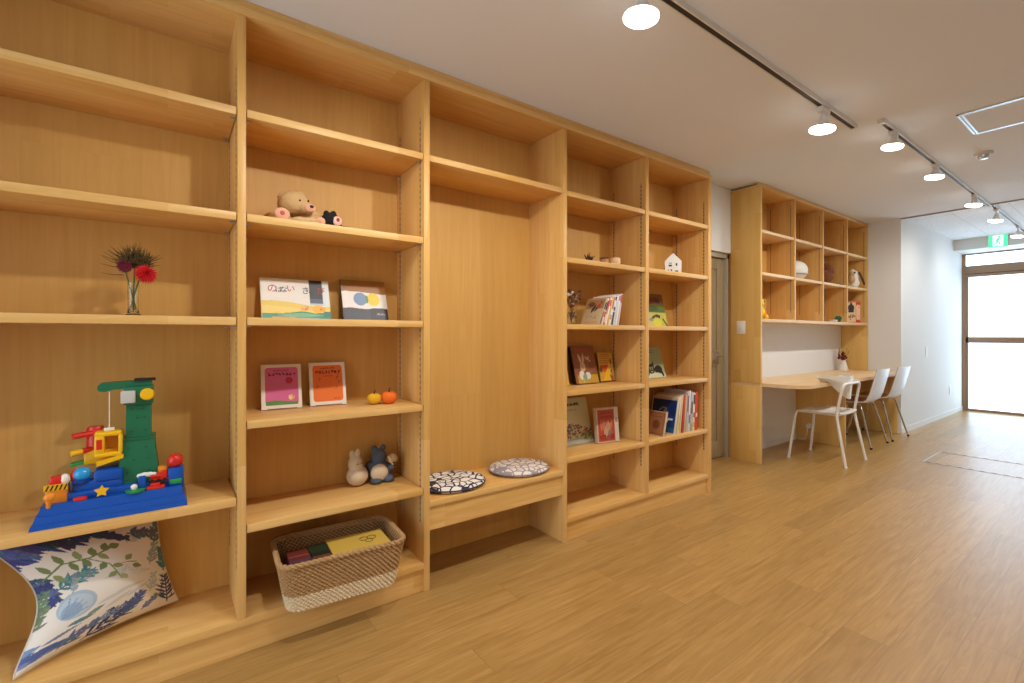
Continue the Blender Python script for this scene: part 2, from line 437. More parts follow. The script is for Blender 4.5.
def text_part(name, s, size, mat, parent, loc, rot=(PI/2, 0, 0), ext=.0004):
    cu = bpy.data.curves.new(name, 'FONT'); cu.body = s; cu.size = size; cu.extrude = ext; cu.align_x = 'CENTER'; cu.align_y = 'CENTER'
    o = bpy.data.objects.new(name, cu); COL.objects.link(o)
    dg = bpy.context.evaluated_depsgraph_get(); me = bpy.data.meshes.new_from_object(o.evaluated_get(dg))
    COL.objects.unlink(o); bpy.data.objects.remove(o)
    me.materials.clear(); me.materials.append(mat)
    p = bpy.data.objects.new(name, me); COL.objects.link(p); p.parent = parent; p.location = loc; p.rotation_euler = rot
    return p

# ================================================================== THE ROOM
YW = 2.336      # bookcase-side wall
YB = 2.225      # bookcase back panels
YF = 1.92       # bookcase front
ZL, ZH, ZF = 2.343, 2.50, 2.53
XS, XJ, XW = 3.18, 6.87, 9.80
struct('floor', MB().box(-1.7, 10.0, -2.0, 2.6, -.05, 0), M_FLOOR)
struct('ceiling', MB().box(-1.7, XS, -2.0, 2.6, ZL, 2.66), M_CEIL)
struct('ceiling', MB().box(XS, XJ, -2.0, 2.6, ZH, 2.66), M_CEIL)
def tile_mat():
    m, nt, b = newmat('acoustic_board')
    tc = N(nt, 'ShaderNodeTexCoord'); nz = N(nt, 'ShaderNodeTexNoise', Scale=38, Detail=6, Roughness=.8); L(nt, tc.outputs['Object'], nz.inputs['Vector'])
    br = N(nt, 'ShaderNodeTexBrick', offset=.5); 
    for k, v in {'Scale': 1, 'Mortar Size': .004, 'Brick Width': .91, 'Row Height': .455}.items(): br.inputs[k].default_value = v
    L(nt, tc.outputs['Object'], br.inputs['Vector'])
    br.inputs['Color1'].default_value = rgb(236, 238, 240); br.inputs['Color2'].default_value = rgb(232, 234, 238); br.inputs['Mortar'].default_value = rgb(208, 210, 214)
    rp = N(nt, 'ShaderNodeValToRGB'); rp.color_ramp.elements[0].position = .36; rp.color_ramp.elements[0].color = (.62, .63, .65, 1); rp.color_ramp.elements[1].position = .5
    L(nt, nz.outputs['Fac'], rp.inputs[0])
    mx = N(nt, 'ShaderNodeMix', data_type='RGBA', blend_type='MULTIPLY'); mx.inputs[0].default_value = .6
    L(nt, br.outputs['Color'], mx.inputs[6]); L(nt, rp.outputs[0], mx.inputs[7]); L(nt, mx.outputs[2], b.inputs['Base Color']); b.inputs['Roughness'].default_value = .95
    return m
struct('ceiling', MB().box(XJ, 10.0, -2.0, 2.6, ZF, 2.66), tile_mat())
struct('trim_1', MB().box(XJ-.012, XJ+.014, -2.0, 1.744, ZH-.012, ZF), plain('ceiling_edge_strip', rgb(150, 138, 124), .5))  # thin brown-grey strip along the step between the ceilings
# bookcase-side wall with the door opening
D0, D1, DZ = 3.42, 4.27, 1.905
struct('wall_left', MB().box(-1.7, D0, YW, YW+.2, 0, 2.6).box(D1, XJ, YW, YW+.2, 0, 2.6).box(D0, D1, YW, YW+.2, DZ, 2.6), M_WALL)
struct('wall_left', MB().box(XJ, 10.0, 1.744, 2.536, 0, 2.6), M_WALL)          # the wall stepping forward beside the desk
struct('wall_right', MB().box(-1.7, 10.0, -2.1, -2.0, 0, 2.6), M_WALL)
struct('wall_back', MB().box(-1.8, -1.7, -2.0, 0, 0, 2.6).box(-1.8, -1.7, 1.7, 2.6, 0, 2.6).box(-1.8, -1.7, 0, 1.7, 2.25, 2.6), M_WALL)
wf = MB().box(XW, 10.0, -2.0, -1.15, 0, 2.6).box(XW, 10.0, -1.15, 1.744, 2.372, 2.6)
struct('wall_front', wf, M_WALL)
struct('trim_2', MB().box(9.3, XW, -2.0, 1.744, 2.40, ZF).box(9.285, XW, -2.0, 1.744, 2.376, 2.40), M_SKIRT)
struct('baseboard_left', MB().box(4.262, 5.57, YW-.008, YW, 0, .06), M_SKIRT)
struct('baseboard_left', MB().box(XJ+.002, XW, 1.736, 1.744, 0, .06), M_SKIRT)
struct('baseboard_right', MB().box(-1.7, XW, -2.0, -1.992, 0, .06), M_SKIRT)
# window wall
w = sroot('window_1', (XW, 0, 0))
def wb(*a, **k): return MB((XW, 0, 0)).box(*a, **k)
def wpart(name, mb, mat): return mb.build(name, mat, w)
y0, y1 = -1.15, 1.744
fr = MB((XW, 0, 0)).box(XW-.02, XW+.06, y1-.042, y1, 0, 2.372).box(XW-.02, XW+.06, y0, y0+.042, 0, 2.372)
fr.box(XW-.03, XW+.06, y0, y1-.042, 2.02, 2.19, .004).box(XW-.02, XW+.06, y0, y1-.042, 0, .036).box(XW-.02, XW+.06, y0, y1-.042, 2.355, 2.372)
fr.build('window_frame', M_BRONZE, w)
MB((XW, 0, 0)).box(XW-.034, XW-.029, y0, y1-.042, 2.062, 2.07).build('track_groove', M_DARK, w)
for (a, b) in ((.33, .372),):
    MB((XW, 0, 0)).box(XW-.015, XW+.055, a, b, .036, 2.02, .003).build('mullion', M_BRONZE, w)
for (a, b) in ((.372, y1-.042), (y0+.042, .33)):
    MB((XW, 0, 0)).box(XW-.012, XW+.05, a, b, 1.028, 1.118, .003).build('mid_rail', M_BRONZE, w)
    MB((XW, 0, 0)).box(XW-.012, XW+.05, b-.028, b, .036, 2.02, .003).build('sash_stile', M_BRONZE, w)
    MB((XW, 0, 0)).box(XW+.012, XW+.02, a, b-.028, .036, 1.028).build('pane', M_PANE, w)
    MB((XW, 0, 0)).box(XW+.012, XW+.02, a, b-.028, 1.118, 2.02).build('pane', M_PANE, w)
MB((XW, 0, 0)).box(XW+.012, XW+.02, y0+.042, y1-.042, 2.19, 2.355).build('transom_pane', M_PANE, w)
# added unseen glazing behind the viewpoint, glowing to brighten ceiling and side panels
w2 = sroot('fill_window', (-1.7, 0, 0)); W2 = (-1.7, 0, 0)
MB(W2).box(-1.78, -1.7, 0, 1.7, 0, .05).box(-1.78, -1.7, 0, 1.7, 2.2, 2.25).box(-1.78, -1.7, 0, .05, .05, 2.2).box(-1.78, -1.7, 1.65, 1.7, .05, 2.2).build('window_frame', M_BRONZE, w2)
for k in range(2):
    a, b = (.05, .82) if k == 0 else (.88, 1.65)
    MB(W2).box(-1.75, -1.74, a, b, .05, 2.2).build('pane', M_PANE_FILL, w2)
MB(W2).box(-1.77, -1.705, .82, .88, .05, 2.2).build('mullion', M_BRONZE, w2)
# door in the recess
d = sroot('door_1', (D0, YW, 0)); off = (D0, YW, 0)
MB(off).box(D0, D0+.045, YW+.03, YW+.13, 0, DZ, .002).box(D1-.045, D1, YW+.03, YW+.13, 0, DZ, .002).box(D0, D1, YW+.03, YW+.13, DZ-.045, DZ, .002).build('door_frame', M_DOORFR, d)
MB(off).box(D1-.014, D1, YW, YW+.03, 0, DZ).build('jamb_lining', W_Z, d)
lf = MB(off).box(D0+.047, D1-.047, YW+.075, YW+.112, .008, DZ-.048)
for (a, b, z0, z1) in ((D0+.05, D0+.16, .01, DZ-.05), (D1-.16, D1-.05, .01, DZ-.05), (D0+.16, D1-.16, .01, .16), (D0+.16, D1-.16, DZ-.15, DZ-.05), (D0+.16, D1-.16, .86, .98)):
    lf.box(a, b, YW+.062, YW+.076, z0, z1, .003)
leaf = lf.build('door_leaf', M_DOOR, d)
hd = MB(off).box(4.07, 4.13, YW+.055, YW+.062, .88, 1.0, .002).tube([(4.10, YW+.058, .955), (4.10, YW+.012, .955), (4.09, YW+.006, .955), (3.98, YW+.006, .955)], .009, 12)
hd.lathe([(.0, 0), (.018, 0), (.018, .008), (.0, .008)], (4.10, YW+.055, .955), 18, Matrix.Rotation(PI/2, 3, 'X'))
hd.build('door_handle', M_ALU, leaf)

# ================================================================== BOOKCASE
B = thing('bookcase', 'tall built-in pine bookcase filling the wall with a bench niche in its middle', 'bookcase', (.2, YF, 0))
BO = B.location
def bp(name, mat, mb, parent=B): return mb.build(name, mat, parent, angle=30)
TH = .028
UPR = [(-.74, -.712, 0), (.197, .224, .128), (.917, .946, 0), (1.752, 1.780, 0), (2.460, 2.492, .128), (3.174, 3.212, 0)]
ups = []
for (a, b, z0) in UPR:
    ups.append(bp('upright', W_Z, MB(BO).box(a, b, YF, YW-.004, z0, 2.283, .0012)))
cols = [(-.712, .197), (.224, .917), (.946, 1.752), (1.780, 2.460), (2.492, 3.174)]
for (a, b) in cols:
    bp('back_panel', W_BACK, MB(BO).box(a, b, YB, YB+.006, .0, 2.283))
bp('top_board', W_X, MB(BO).box(-.74, 3.212, YF-.004, YW-.004, 2.283, 2.312, .001))
bp('ceiling_filler', W_FRONT, MB(BO).box(-.74, 3.206, YF+.006, YF+.03, 2.312, ZL-.001))
SH = [[1.952, 1.578, 1.205, .562], [1.952, 1.578, 1.205, .832, .458], [1.952], [1.944, 1.575, 1.203, .832, .458], [1.944, 1.575, 1.203, .832, .458]]
for (a, b), zs in zip(cols, SH):
    for z in zs:
        g = .003 if len(zs) > 1 else 0
        sh = bp('shelf', W_X, MB(BO).box(a+g, b-g, YF+.003, YB-.002, z-TH, z, .0012))
        if g:
            for x in (a+.003, b-.003):
                for y in (1.957, 2.186):
                    s_ = 1 if x < (a+b)/2 else -1
                    bp('shelf_clip', M_ALU, MB(BO).box(min(x, x+s_*.016), max(x, x+s_*.016), y-.006, y+.006, z-TH-.007, z-TH-.0005), sh)
for (x0, x1) in ((-.712, .917), (1.780, 3.174)):
    bp('bottom_board', W_X, MB(BO).box(x0, x1, YF, YB, .1, .128, .0012))
    bp('plinth', W_FRONT, MB(BO).box(x0, x1, YF+.012, YF+.034, 0, .1))
bp('bench_seat', W_X, MB(BO).box(.946, 1.752, YF-.002, YB, .370, .398, .002))
bp('bench_apron', W_FRONT, MB(BO).box(.946, 1.752, YF+.008, YF+.034, .262, .370))
for ci, (a, b) in enumerate(cols):
    if ci == 2: continue
    for x, u_, s_ in ((a, ups[ci], 1), (b, ups[ci+1], -1)):
        for y in (1.957, 2.186):
            bp('shelf_standard', M_RAIL, MB(BO).box(min(x, x+s_*.0012), max(x, x+s_*.0012), y-.0045, y+.0045, .30, 2.12), u_)

# ================================================================== DESK AND CUBBY
DKO = (4.23, YF, 0)
DK = thing('desk', 'long built-in pine desk with a rounded front corner under the cubby shelves', 'desk', DKO)
def arc(cx, cy, r, a0, a1, n=10): return [(cx+r*math.cos(a0+(a1-a0)*k/n), cy+r*math.sin(a0+(a1-a0)*k/n)) for k in range(n+1)]
plan = [(6.868, YW-.001), (4.238, YW-.001), (4.238, 2.066), (4.258, 2.066)]+arc(4.258+.19, 1.722+.19, .19, PI, 1.5*PI)+[(6.868, 1.722)]
top = MB(DKO).prism(plan, lambda a, b, t: (a, b, t), .686, .716)
top.build('desktop', W_DESK, DK)
MB(DKO).box(4.228, 4.256, 2.06, YW-.002, 0, .686, .001).build('side_panel', W_SIDE, DK)
MB(DKO).box(5.575, 5.603, 1.87, YW-.002, 0, .686, .001).build('support_panel', W_SIDE, DK)
MB(DKO).box(6.838, 6.866, 1.775, YW-.002, 0, .686, .001).build('support_panel', W_SIDE, DK)
CB = thing('cubby_shelf', 'pine cubby unit of twelve open compartments above the desk', 'shelf unit', (4.23, 2.06, .716))
CO = CB.location
CX = [(4.228, 4.256), (4.892, 4.92), (5.548, 5.576), (6.204, 6.232), (6.838, 6.866)]
cu = []
for i, (a, b) in enumerate(CX):
    z0 = .716 if i in (0, 4) else 1.29
    cu.append(MB(CO).box(a, b, 2.06, YW-.002, z0, 2.457, .001).build('upright', W_SIDE if i in (0, 4) else W_Z, CB))
MB(CO).box(4.228, 6.866, 2.058, YW-.002, 2.457, 2.483, .001).build('top_board', W_X, CB)
MB(CO).box(4.232, 6.866, 2.068, 2.09, 2.483, ZH-.001).build('ceiling_filler', W_FRONT, CB)
MB(CO).box(4.256, 6.838, 2.06, YW-.002, 1.262, 1.29, .001).build('bottom_board', W_DESK, CB)
for (a, b) in zip([c[1] for c in CX[:-1]], [c[0] for c in CX[1:]]):
    MB(CO).box(a, b, YW-.012, YW-.004, 1.29, 2.457).build('back_panel', W_BACK, CB)
    for z in (2.085, 1.706):
        MB(CO).box(a+.002, b-.002, 2.063, YW-.013, z-.026, z, .001).build('shelf', W_DESK, CB)
for i in range(4):
    for x, u_, s_ in ((CX[i][1], cu[i], 1), (CX[i+1][0], cu[i+1], -1)):
        for y in (2.095, 2.285):
            MB(CO).box(min(x, x+s_*.0012), max(x, x+s_*.0012), y-.004, y+.004, 1.36, 2.40).build('shelf_standard', M_RAIL, u_)

# ================================================================== CEILING FITTINGS
def track(x0, x1, y, z, label):
    o = (x0, y, z); t = thing('lighting_track', label, 'light track', o, (0, 0, 0), 'ceiling light tracks')
    MB(o).box(x0, x1, y-.017, y-.0105, z-.022, z).box(x0, x1, y+.0105, y+.017, z-.022, z).box(x0, x1, y-.0105, y+.0105, z-.004, z).build('channel', M_TRACK, t)
    MB(o).box(x0+.03, x1-.012, y-.0104, y+.0104, z-.019, z-.0045).build('conductor_slot', M_BLACKRAIL, t)
    MB(o).box(x0-.004, x0+.03, y-.018, y+.018, z-.024, z).build('feed_cap', M_TRACK, t)
    MB(o).box(x1-.012, x1+.003, y-.018, y+.018, z-.023, z).build('end_cap', M_TRACK, t)
    return t
track(-1.2, 3.17, 1.017, ZL, 'white light track on the lower ceiling in front of the bookcase')
track(3.62, XJ-.0, 1.017, ZH, 'white light track on the raised ceiling by the desk')

TILT = math.radians(7)
lamps = []
def spot(x, zl, ztrack, label, y=1.017, power=None, colour=None, aim=24, cone=150):
    """bulb spotlight hanging from the track; lens centre near (x, 1.02, zl)"""
    h = ztrack-.022
    o = (x, y, h); t = thing('track_spotlight', label, 'spotlight', o, (0, 0, 0), 'spotlights on the ceiling tracks')
    R = Matrix.Rotation(TILT, 3, 'X')
    MB().box(-.045, .045, -.0155, .0155, -.028, .0, .003).build('adapter', M_TRACK, t)
    neck = h-zl-.055
    MB().tube([(0, 0, -.028), (0, 0, -neck)], .008, 12).box(-.013, .013, -.011, .011, -neck-.03, -neck+.004, .003).build('stem', M_TRACK, t)
    c = Vector((0, .0, -neck-.012))
    body = MB().lathe([(.0, .012), (.018, .01), (.020, -.010), (.028, -.026), (.046, -.038), (.057, -.046), (.057, -.048), (.054, -.0485)], c, 28, R)
    bo = body.build('lamp_body', M_TRACK, t, angle=50)
    MB().lathe([(0, -.0490), (.058, -.0490), (.0595, -.054), (.058, -.061), (.050, -.067), (.034, -.071), (0, -.073)], c, 28, R).build('lens', M_BULB, t)
    ld = bpy.data.lights.new('spot_beam', 'SPOT'); ld.energy = power or LAMP; ld.color = colour or LAMPC; ld.spot_size = math.radians(cone); ld.spot_blend = .8; ld.shadow_soft_size = .028
    lo = bpy.data.objects.new('spot_beam', ld); COL.objects.link(lo); lo.parent = t
    p = c+R @ Vector((0, 0, -.085)); lo.location = p; lo.rotation_euler = (math.radians(aim), 0, 0)
    lamps.append(lo); return t
names1 = ['white spotlight hanging above the bookcase, farthest left on the lower track', 'white spotlight on the lower track, at the top edge of the view', 'white spotlight nearest the end of the lower track']
for x, l in zip((.58, 1.287, 2.748), names1): spot(x, 2.225, ZL, l)
names2 = ['white spotlight at the near end of the raised-ceiling track', 'white spotlight second along the raised-ceiling track, above the desk', 'white spotlight third along the raised-ceiling track, at the ceiling edge', 'white spotlight fourth along, under the patterned far ceiling', 'white spotlight last in the row, beside the green exit sign']
for x, l, q in zip((3.853, 4.853, 6.2, 7.24, 8.6), names2, (40, 40, 32, 16, 14)): spot(x, 2.395, ZH if x < XJ else ZF, l, 1.017, q)
track(XJ+.03, 9.25, 1.017, ZF, 'white light track under the patterned far ceiling')

track(-1.2, 3.1, -1.05, ZL, 'added unseen fill-light track on the lower ceiling across the room from the bookcase')  # unseen track and warm spots added to lift the bookcase shadows
for x, l in zip((-.6, .9, 2.6), ('leftmost', 'middle', 'rightmost')): spot(x, 2.225, ZL, l+' added warm fill spotlight on the unseen track across the room from the bookcase', -1.05, REAR, REAR_FILLC, 18, 105)
track(3.6, 6.8, -1.05, ZH, 'added unseen fill-light track on the raised ceiling across the room from the desk')  # second unseen track with added fill spots, opposite the desk
for x, l in zip((4.2, 5.9), ('nearer', 'farther')): spot(x, 2.395, ZH, l+' added warm fill spotlight on the unseen track across the room from the desk', -1.05, REAR, REAR_FILLC, 18, 105)
# ceiling hatch
o = (4.2, .2, ZH); t = thing('ceiling_hatch', 'square ceiling hatch with a shiny metal edge on the raised ceiling', 'access hatch', o)
fx0, fx1, fy1, fy0 = 3.925, 4.40, .725, .25
MB(o).box(fx0, fx1, fy1-.012, fy1, ZH-.006, ZH).box(fx0, fx1, fy0, fy0+.012, ZH-.006, ZH).box(fx0, fx0+.012, fy0, fy1, ZH-.006, ZH).box(fx1-.012, fx1, fy0, fy1, ZH-.006, ZH).build('outer_frame', M_ALU, t)
MB(o).box(fx0+.016, fx1-.016, fy1-.028, fy1-.016, ZH-.006, ZH).box(fx0+.016, fx1-.016, fy0+.016, fy0+.028, ZH-.006, ZH).box(fx0+.016, fx0+.028, fy0+.028, fy1-.028, ZH-.006, ZH).box(fx1-.028, fx1-.016, fy0+.028, fy1-.028, ZH-.006, ZH).build('inner_frame', M_ALU, t)
MB(o).box(fx0+.028, fx1-.028, fy0+.028, fy1-.028, ZH-.004, ZH).build('hatch_panel', M_CEIL, t)
# smoke detector
o = (4.906, .754, ZH); t = thing('smoke_detector', 'round white smoke detector on the ceiling beyond the hatch', 'smoke detector', o)
MB().lathe([(0, 0), (.052, 0), (.052, -.010), (.046, -.016), (0, -.016)], (0, 0, 0), 28).build('base', plain('detector_plastic', rgb(202, 196, 186), .5), t)
MB().lathe([(0, -.016), (.032, -.016), (.030, -.034), (.022, -.044), (0, -.046)], (0, 0, 0), 24).build('sensor', M_ALU, t)
# floor hatch
o = (5.8, .75, 0); t = thing('floor_hatch', 'floor access hatch framed in silver metal strips near the window', 'access hatch', o)
hx0, hx1, hy1, hy0 = 5.50, 6.10, 1.247, .25
MB(o).box(hx0, hx1, hy1-.010, hy1, 0, .0025).box(hx0, hx1, hy0, hy0+.010, 0, .0025).box(hx0, hx0+.010, hy0, hy1, 0, .0025).box(hx1-.010, hx1, hy0, hy1, 0, .0025).build('metal_frame', M_ALU, t)
sl = MB(o)
for k in range(14):
    y = hy0+.03+k*.07
    sl.box(hx0+.002, hx0+.008, y, y+.032, .0024, .0032).box(hx1-.008, hx1-.002, y, y+.032, .0024, .0032)
sl.build('frame_joint', M_DARK, t)
# exit sign on the window beam
o = (9.3, 1.287, 2.455); t = thing('exit_sign', 'square green running-man exit sign on the white beam over the window', 'exit sign', o)
ex = lambda a, b, tt: (9.282-tt, 1.287-a, 2.455+b)
MB(o).box(9.275, 9.3, 1.287-.098, 1.287+.098, 2.455-.088, 2.455+.092, .003).build('housing', M_WHITE, t)
MB(o).prism([(-.094, -.088), (.094, -.088), (.094, .088), (-.094, .088)], ex, .0072, .009).build('lit_panel', M_EXITG, t)
MB(o).prism([(-.052, -.075), (.052, -.075), (.052, .07), (-.052, .07)], ex, .0091, .0098).build('white_doorway', M_EXITW, t)
man = MB(o)
def limb(p, q, wd):
    a, b = Vector(p), Vector(q); n = Vector((-(b-a).y, (b-a).x)).normalized()*wd
    man.prism([tuple(a-n), tuple(b-n), tuple(b+n), tuple(a+n)], ex, .0099, .0106)
man.prism([(.012+.013*math.cos(k*PI/8), .048+.013*math.sin(k*PI/8)) for k in range(16)], ex, .0099, .0106)
limb((.006, .034), (-.008, -.012), .011); limb((.004, .028), (.032, .012), .005); limb((.0, .026), (-.028, .008), .005)
limb((-.006, -.01), (.02, -.03), .007); limb((.02, -.03), (.012, -.058), .006); limb((-.008, -.01), (-.02, -.04), .007); limb((-.02, -.04), (-.044, -.05), .006)
man.build('running_figure', M_EXITG, t)

# switches and outlets
def plate(name, label, cat, o, nrm, w_, h_, rocker=True):
    t = thing(name, label, cat, o)
    if nrm == 'x': f = lambda a, b, d_: (-d_, a, b)
    else: f = lambda a, b, d_: (a, -d_, b)
    def bx(a0, a1, b0, b1, d0, d1, bev):
        p, q = f(a0, b0, d0), f(a1, b1, d1)
        return MB().box(min(p[0], q[0]), max(p[0], q[0]), min(p[1], q[1]), max(p[1], q[1]), min(p[2], q[2]), max(p[2], q[2]), bev)
    bx(-w_/2, w_/2, -h_/2, h_/2, 0, .007, .002).build('cover_plate', M_WHITE, t)
    if rocker: bx(-w_*.3, w_*.3, -h_*.28, h_*.28, .007, .010, .001).build('rocker', M_WHITE, t)
    return t
plate('light_switch', 'white light switch on the outer side panel of the cubby unit', 'switch', (4.228, 2.235, 1.213), 'x', .078, .12)
plate('light_switch', 'white switch plate on the white wall between desk and window', 'switch', (7.88, 1.744, .93), 'y', .07, .12)
plate('power_outlet', 'low white outlet plate at the far end of the white wall near the window', 'outlet', (9.05, 1.744, .36), 'y', .07, .12)
pl = thing('power_plug', 'round white plug under the desk on the wood support panel', 'plug', (5.575, 2.2, .165))
MB().lathe([(0, 0), (.03, 0), (.03, .012), (.022, .03), (0, .032)], (0, 0, 0), 20, Matrix.Rotation(-PI/2, 3, 'Y')).build('plug_body', M_WHITE, pl)
MB().tube([(-.03, 0, 0), (-.045, .0, -.03), (-.04, .01, -.09), (-.02, .03, -.14), (-.01, .10, -.155)], .004, 8).build('cord', M_WHITE, pl)

# ================================================================== CHAIRS
def smooth_path(pts, r, n=6):
    """round the corners of a polyline"""
    P = [Vector(p) for p in pts]; out = [P[0]]
    for i in range(1, len(P)-1):
        a = (P[i-1]-P[i]); b = (P[i+1]-P[i]); k = min(r, a.length*.48, b.length*.48)
        p, q = P[i]+a.normalized()*k, P[i]+b.normalized()*k
        for j in range(n+1):
            s = j/n; out.append(p*(1-s)**2+P[i]*2*s*(1-s)+q*s*s)
    out.append(P[-1]); return out
def tube_chair(loc, rz):
    t = thing('tube_frame_chair', 'white tubular chair with a curved backrest plate, nearest of the desk chairs', 'chair', loc, (0, 0, rz))
    # faces +y (the desk); x across
    r = .0115
    MB().tube(smooth_path([(-.235, -.245, 0), (-.210, -.165, .44), (-.205, -.215, .715), (.190, -.215, .715), (.200, -.165, .44), (.235, -.245, 0)], .06), r, 12).build('rear_frame', M_WHITEPAINT, t)
    MB().tube(smooth_path([(-.235, .215, 0), (-.205, .165, .435), (.205, .165, .435), (.235, .215, 0)], .05), r, 12).build('front_frame', M_WHITEPAINT, t)
    MB().tube([(-.215, -.165, .435), (.215, -.165, .435)], .009, 10).tube([(-.16, -.165, .435), (-.16, .165, .435)], .009, 10).tube([(.16, -.165, .435), (.16, .165, .435)], .009, 10).build('under_frame', M_WHITEPAINT, t)
    def seat(u, v):
        x = (u-.5)*2; y = (v-.5)*2
        k = .43*.5*(1-.10*max(0, -y))
        zz = .462-.012*(1-x*x)*(1-.3*y)-.018*max(0, y-.55)**1.0*1.6
        return (x*k, y*.17-.02, zz)
    MB().slab(seat, lambda u, v: (0, 0, -1), 16, 16, .010).build('seat', M_WHITEPAINT, t)
    def back(u, v):
        x = (u-.5)*2; kk = .165+.09*min(1, v*1.5)           # narrower towards the bottom
        lowcut = .083*min(1, (abs(x)/.85)**2.2)
        z = (.57+lowcut*1.8)*(1-v)+(.775+.010*x*x)*v
        a = x*kk
        y = -.200+.168*(abs(x)**2.2)-.012*v
        return (a, y, z)
    MB().slab(back, lambda u, v: (0, 1, 0), 24, 12, .009).build('backrest', M_WHITEPAINT, t)
    for x, y in ((-.235, -.245), (.235, -.245), (-.235, .215), (.235, .215)):
        MB().lathe([(0, .0), (.013, .0), (.013, .012), (0, .012)], (x, y, 0), 12).build('foot_cap', M_WHITE, t)
    return t
tube_chair((4.925, 1.812, 0), 0)
def shell_chair(loc, rz, label):
    t = thing('shell_chair', label, 'chair', loc, (0, 0, rz), 'white shell chairs at the desk')
    # seat pan curving up into the back: one profile, outer face white, inner face beech
    prof = [(.215, .445), (.19, .452), (.12, .450), (.0, .440), (-.07, .440), (-.13, .450), (-.168, .48), (-.195, .545), (-.22, .645), (-.245, .75), (-.256, .80)]
    P = [Vector((0, a, b)) for a, b in prof]
    def at(v):
        q = v*(len(P)-1); i = min(int(q), len(P)-2); return P[i].lerp(P[i+1], q-i)
    def wd(v): return .205 if v < .45 else .205-.02*((v-.45)/.55)
    def f(u, v):
        p = at(v); x = (u-.5)*2; k = wd(v)
        cv = .018*x*x
        cy = cv if v > .55 else 0; cz = cv if v <= .55 else 0
        return Vector((x*k, p.y+cy, p.z+cz))
    def nr(u, v):
        e = .02; a = at(max(0, v-e)); b = at(min(1, v+e)); d_ = (b-a).normalized(); return Vector((0, d_.z, -d_.y))*-1
    def fin(u, v): return f(u, v)-nr(u, v)*.005
    MB().slab(f, nr, 12, 40, .006).build('outer_shell', M_SHELL, t, angle=50)
    MB().slab(fin, nr, 12, 40, .0048).build('inner_ply', M_PLY, t, angle=50)
    for sx in (-1, 1):
        MB().tube(smooth_path([(sx*.24, .225, .008), (sx*.185, .14, .418), (sx*.15, .10, .428), (sx*.15, -.06, .428), (sx*.185, -.10, .418), (sx*.24, -.205, .008)], .03), .009, 10).build('leg_frame', M_CHROME, t)
        for y in (.225, -.205):
            MB().lathe([(0, 0), (.012, 0), (.011, .02), (0, .02)], (sx*.24, y, 0), 12).build('foot', M_RUBBER, t)
    MB().tube([(-.15, .0, .428), (.15, .0, .428)], .009, 10).build('cross_bar', M_CHROME, t)
    return t
sc1 = shell_chair((5.90, 1.878, 0), 0, 'white-backed chrome-legged chair, the middle one of three at the desk')
dup(sc1, (6.52, 1.862, 0), (0, 0, -.03), 'white-backed chrome-legged chair, the one nearest the window')

#--ITEMS--
# ================================================================== LEFT COLUMN: TOY, CUSHION, VASE
TO = (-.14, 1.95, .562)
TY = thing('crane_toy_set', 'blue toy harbour playset with a green crane tower, on a left-hand shelf', 'toy', TO)
BLUE, GRN, YEL, RED = cmat(12, 78, 170, .3), cmat(26, 104, 70, .38), cmat(238, 182, 18, .35), cmat(206, 40, 30, .3)
DGRN, ORG, SKY, BLK, GREY = cmat(18, 82, 54, .4), cmat(232, 140, 36, .35), cmat(40, 150, 214, .25), cmat(24, 22, 22, .5), cmat(196, 192, 186, .4)
LGRN, CREAM = cmat(40, 150, 70, .35), cmat(236, 230, 214, .5)
def tp(name, mb, mat, parent=TY, **k): return mb.build(name, mat, parent, **k)
def tm(): return MB(TO)
base = tm()
def trap(x0, x1, y0, y1, z0, z1, ins): 
    v = [base.bm.verts.new(p) for p in ((x0, y0, z0), (x1, y0, z0), (x1, y1, z0), (x0, y1, z0), (x0+ins, y0+ins, z1), (x1-ins, y0+ins, z1), (x1-ins, y1-ins, z1), (x0+ins, y1-ins, z1))]
    for q in ((3, 2, 1, 0), (4, 5, 6, 7), (0, 1, 5, 4), (1, 2, 6, 5), (2, 3, 7, 6), (3, 0, 4, 7)): base.bm.faces.new([v[i] for i in q])
trap(-.332, .052, 1.946, 2.168, .5625, .576, .003); trap(-.326, .048, 1.953, 2.162, .576, .598, .005); trap(-.316, .040, 1.964, 2.156, .598, .626, .006)
tp('base', base, BLUE)
b2 = tm().box(-.268, .036, 1.998, 2.15, .618, .646, .006); tp('upper_deck', b2, BLUE)
tp('deck_block', tm().box(-.246, -.122, 2.012, 2.14, .638, .676, .007).box(-.196, -.122, 2.012, 2.14, .66, .702, .007), BLUE)
tp('deck_pillar', tm().box(-.002, .042, 1.985, 2.05, .612, .684, .007), BLUE)
tp('deck_post', tm().box(-.082, -.062, 1.99, 2.02, .62, .672, .003), BLUE)
def frust(mb, cx, cy, h0, h1, z0, z1):
    v = [mb.bm.verts.new(p) for p in [(cx-h0, cy-h0, z0), (cx+h0, cy-h0, z0), (cx+h0, cy+h0, z0), (cx-h0, cy+h0, z0), (cx-h1, cy-h1, z1), (cx+h1, cy-h1, z1), (cx+h1, cy+h1, z1), (cx-h1, cy+h1, z1)]]
    for q in ((3, 2, 1, 0), (4, 5, 6, 7), (0, 1, 5, 4), (1, 2, 6, 5), (2, 3, 7, 6), (3, 0, 4, 7)): mb.bm.faces.new([v[i] for i in q])
tx, ty = -.083, 2.085
t1 = tm(); frust(t1, tx, ty, .062, .060, .640, .654); frust(t1, tx, ty, .056, .043, .654, .786); frust(t1, tx, ty, .046, .046, .786, .792); frust(t1, tx, ty, .035, .033, .792, .905)
tp('tower', t1, GRN)
